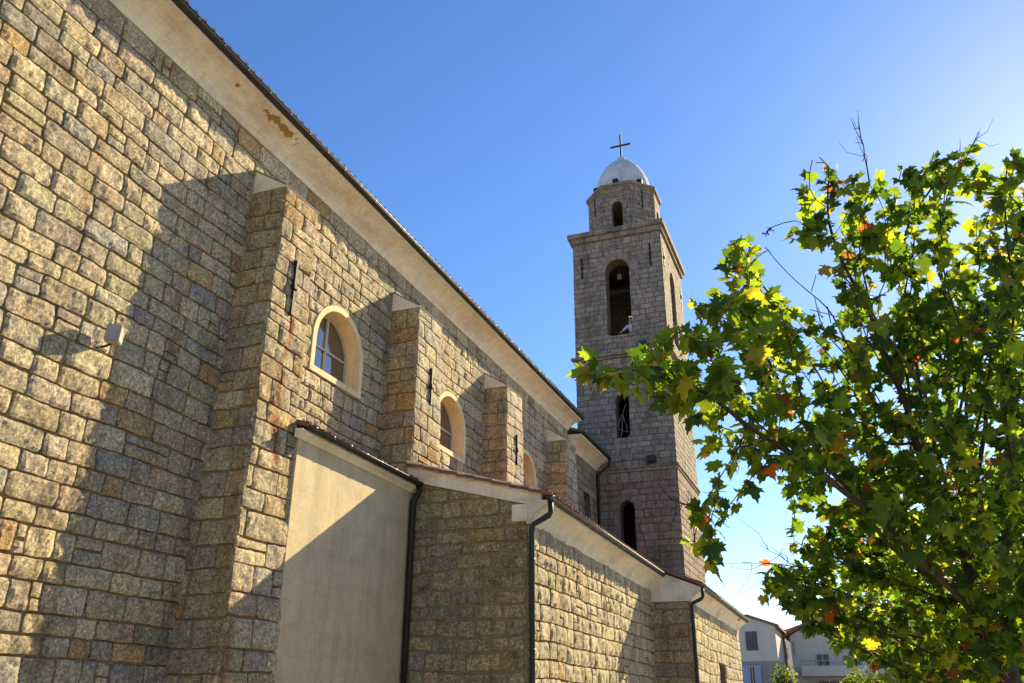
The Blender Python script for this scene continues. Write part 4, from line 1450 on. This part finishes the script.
    print(name, 'nodes', n, 'leaves', m, 'base radius', radf[0])
    return t

AXC = [tuple(_r), tuple(-_u), tuple(_f)]
def blob(px, py, d, hx, hy, hd, w):
    c = at_depth(px, py, d)
    return (c, AXC, (hx / FPX * d, hy / FPX * d, hd), w)
tb = at_depth(1012, 683, 10.5); tb = np.array([tb[0], tb[1], 0.0])
def seg(a_, b_, n): return [a_ + (b_ - a_) * t for t in np.linspace(0, 1, n)]
trunk = seg(tb, tb + np.array([.05, 0, 1.2]), 5) + seg(tb + np.array([.03, .02, 1.5]), tb + np.array([-.15, -.05, 2.6]), 5)
blobs = [
    blob(935, 215, 9.0, 95, 60, 1.3, 1.2), blob(824, 195, 8.6, 32, 58, .6, .55), blob(800, 300, 8.2, 85, 55, 1.1, 1.2), blob(775, 262, 8.3, 65, 46, .9, .9), blob(735, 315, 7.8, 55, 40, .8, .7),
    blob(700, 370, 7.2, 75, 45, .8, .55), blob(618, 376, 6.6, 46, 26, .35, .55), blob(655, 350, 6.9, 30, 24, .4, .3), blob(905, 340, 9.5, 130, 100, 1.9, 2.3),
    blob(770, 425, 8.0, 85, 50, 1.0, .7), blob(702, 535, 6.9, 18, 38, .3, .16), blob(890, 470, 9.5, 115, 75, 1.9, 1.7),
    blob(960, 570, 10.5, 110, 90, 2.0, 3.4), blob(800, 580, 10.5, 50, 34, .8, .3), blob(850, 615, 10.8, 60, 40, 1.0, .55), blob(930, 655, 11.2, 70, 34, 1.2, .9), blob(1000, 560, 9.3, 60, 80, .8, 1.6), blob(880, 560, 11.5, 80, 70, 1.2, 1.6), blob(1000, 640, 12.0, 90, 60, 1.2, 1.6), blob(940, 560, 12.8, 130, 105, 1.8, 3.0), blob(830, 585, 11.6, 60, 45, .9, .8),
    blob(1010, 380, 10.5, 90, 200, 2.0, 2.4), blob(1110, 380, 10.5, 110, 230, 2.0, 2.2), blob(1000, 165, 9.5, 70, 34, 1.0, .8), blob(1060, 200, 9.8, 80, 60, 1.0, 1.1), blob(930, 260, 9.2, 100, 70, 1.2, .8)]
tree('plane_tree', 'big spreading plane tree with backlit yellowing maple shaped leaves', tb, blobs, trunk, 15500, .130, 4, 3, step=.16, infl=1.6, kill=.235, r_tip=.0045, greens=GREENS,
     twigs=[(at_depth(x0, y0, d0), at_depth(x1, y1, d0 - .1)) for (x0, y0, x1, y1, d0) in ((880, 185, 858, 118, 8.8), (960, 190, 978, 132, 9.2), (715, 470, 712, 520, 7.0), (690, 480, 668, 500, 6.9), (830, 570, 742, 562, 10.4), (830, 590, 760, 545, 10.4), (745, 420, 735, 470, 7.6), (690, 320, 706, 305, 7.2), (780, 260, 765, 235, 8.2))])

# a second, more distant tree fills the lower right
t2 = np.array([*at_depth(985, 690, 21)[:2], 0.0])
bl2 = [blob(950, 610, 21, 130, 70, 3.0, 2.4), blob(900, 650, 20, 60, 40, 2.0, .6), blob(1090, 580, 21, 120, 110, 3.0, 1.5)]
tree('plane_tree', 'smaller plane tree in shade behind the big one, lower down', t2, bl2, seg(t2, t2 + Z * 1.8, 5), 6000, .18, 3, 9, step=.24, infl=2.6, kill=.32, trunk_r=.15)

def bush(label, c, r3, n, size, seed, greens):
    rs = np.random.RandomState(seed)
    t = thing('bush', label, 'bush', (float(c[0]), float(c[1]), 0.0))
    a = Acc()
    for k in range(14):
        an = rs.uniform(0, 6.28); e = np.array([c[0] + r3[0] * .7 * math.cos(an), c[1] + r3[1] * .7 * math.sin(an), rs.uniform(.5, .9) * r3[2] * 2])
        a.tube([np.array([c[0], c[1], 0.0]), (np.array([c[0], c[1], 0]) + e) / 2 + Z * .2, e], [.05, .03, .012], 6)
    a.build('stem', M['bark'], t)
    u = rs.normal(size=(n, 3)); u /= np.linalg.norm(u, axis=1)[:, None]
    rad = rs.uniform(.35, 1, n) ** .6
    p = u * rad[:, None]
    k = 1 + .28 * vnoise(u * 2.6, seed)
    p = p * k[:, None] * np.array(r3) + np.array([c[0], c[1], r3[2]])
    p[:, 2] = np.maximum(p[:, 2], .05)
    tip = rs.normal(size=(n, 3)) + u; tip /= np.linalg.norm(tip, axis=1)[:, None]
    nr = rs.normal(size=(n, 3)) + np.array([0, 0, .8]); nr -= tip * (nr * tip).sum(1)[:, None]; nr /= np.linalg.norm(nr, axis=1)[:, None]
    sd = np.cross(tip, nr)
    q = np.array([(0, 0, 0), (.28, .5, .04), (0, 1, -.06), (-.28, .5, .04)])
    sz = size * rs.uniform(.6, 1.3, n)
    V = p[:, None] + (q[None, :, 0] * sz[:, None])[:, :, None] * sd[:, None] + (q[None, :, 1] * sz[:, None])[:, :, None] * tip[:, None] + (q[None, :, 2] * sz[:, None])[:, :, None] * nr[:, None]
    cols = np.array([g_[0] for g_ in greens]); w = np.array([g_[1] for g_ in greens], float); w /= w.sum()
    cc = cols[rs.choice(len(cols), n, p=w)] * rs.uniform(.75, 1.2, n)[:, None]
    a = Acc(); a.add(V.reshape(-1, 3), (np.arange(n)[:, None] * 4 + np.arange(4)[None]).tolist(), 0, np.repeat(cc, 4, 0))
    a.build('foliage', M['leaf_dark'], t)
BG = [((.05, .09, .025), 3), ((.07, .12, .03), 3), ((.10, .15, .035), 2)]
q = on_plane(785, 690, 1, 62); bush('round green bush beside the house with blue shutters', q, (1.0, 1.0, 2.25), 2600, .22, 21, BG)
q = on_plane(800, 690, 1, 58); bush('low dark bush in front of the balcony house', q, (1.3, 1.2, 1.25), 2200, .2, 22, BG[:2])
q = on_plane(862, 690, 1, 56); bush('tall dark shrub under the awning end of the balcony', q, (1.5, 1.2, 2.0), 3000, .22, 23, BG)
q = on_plane(758, 690, 1, 50); bush('small bright green shrub at the foot of the blue shutters', q, (.9, .8, 1.05), 1500, .18, 24, [((.13, .18, .03), 1), ((.09, .14, .03), 1)])
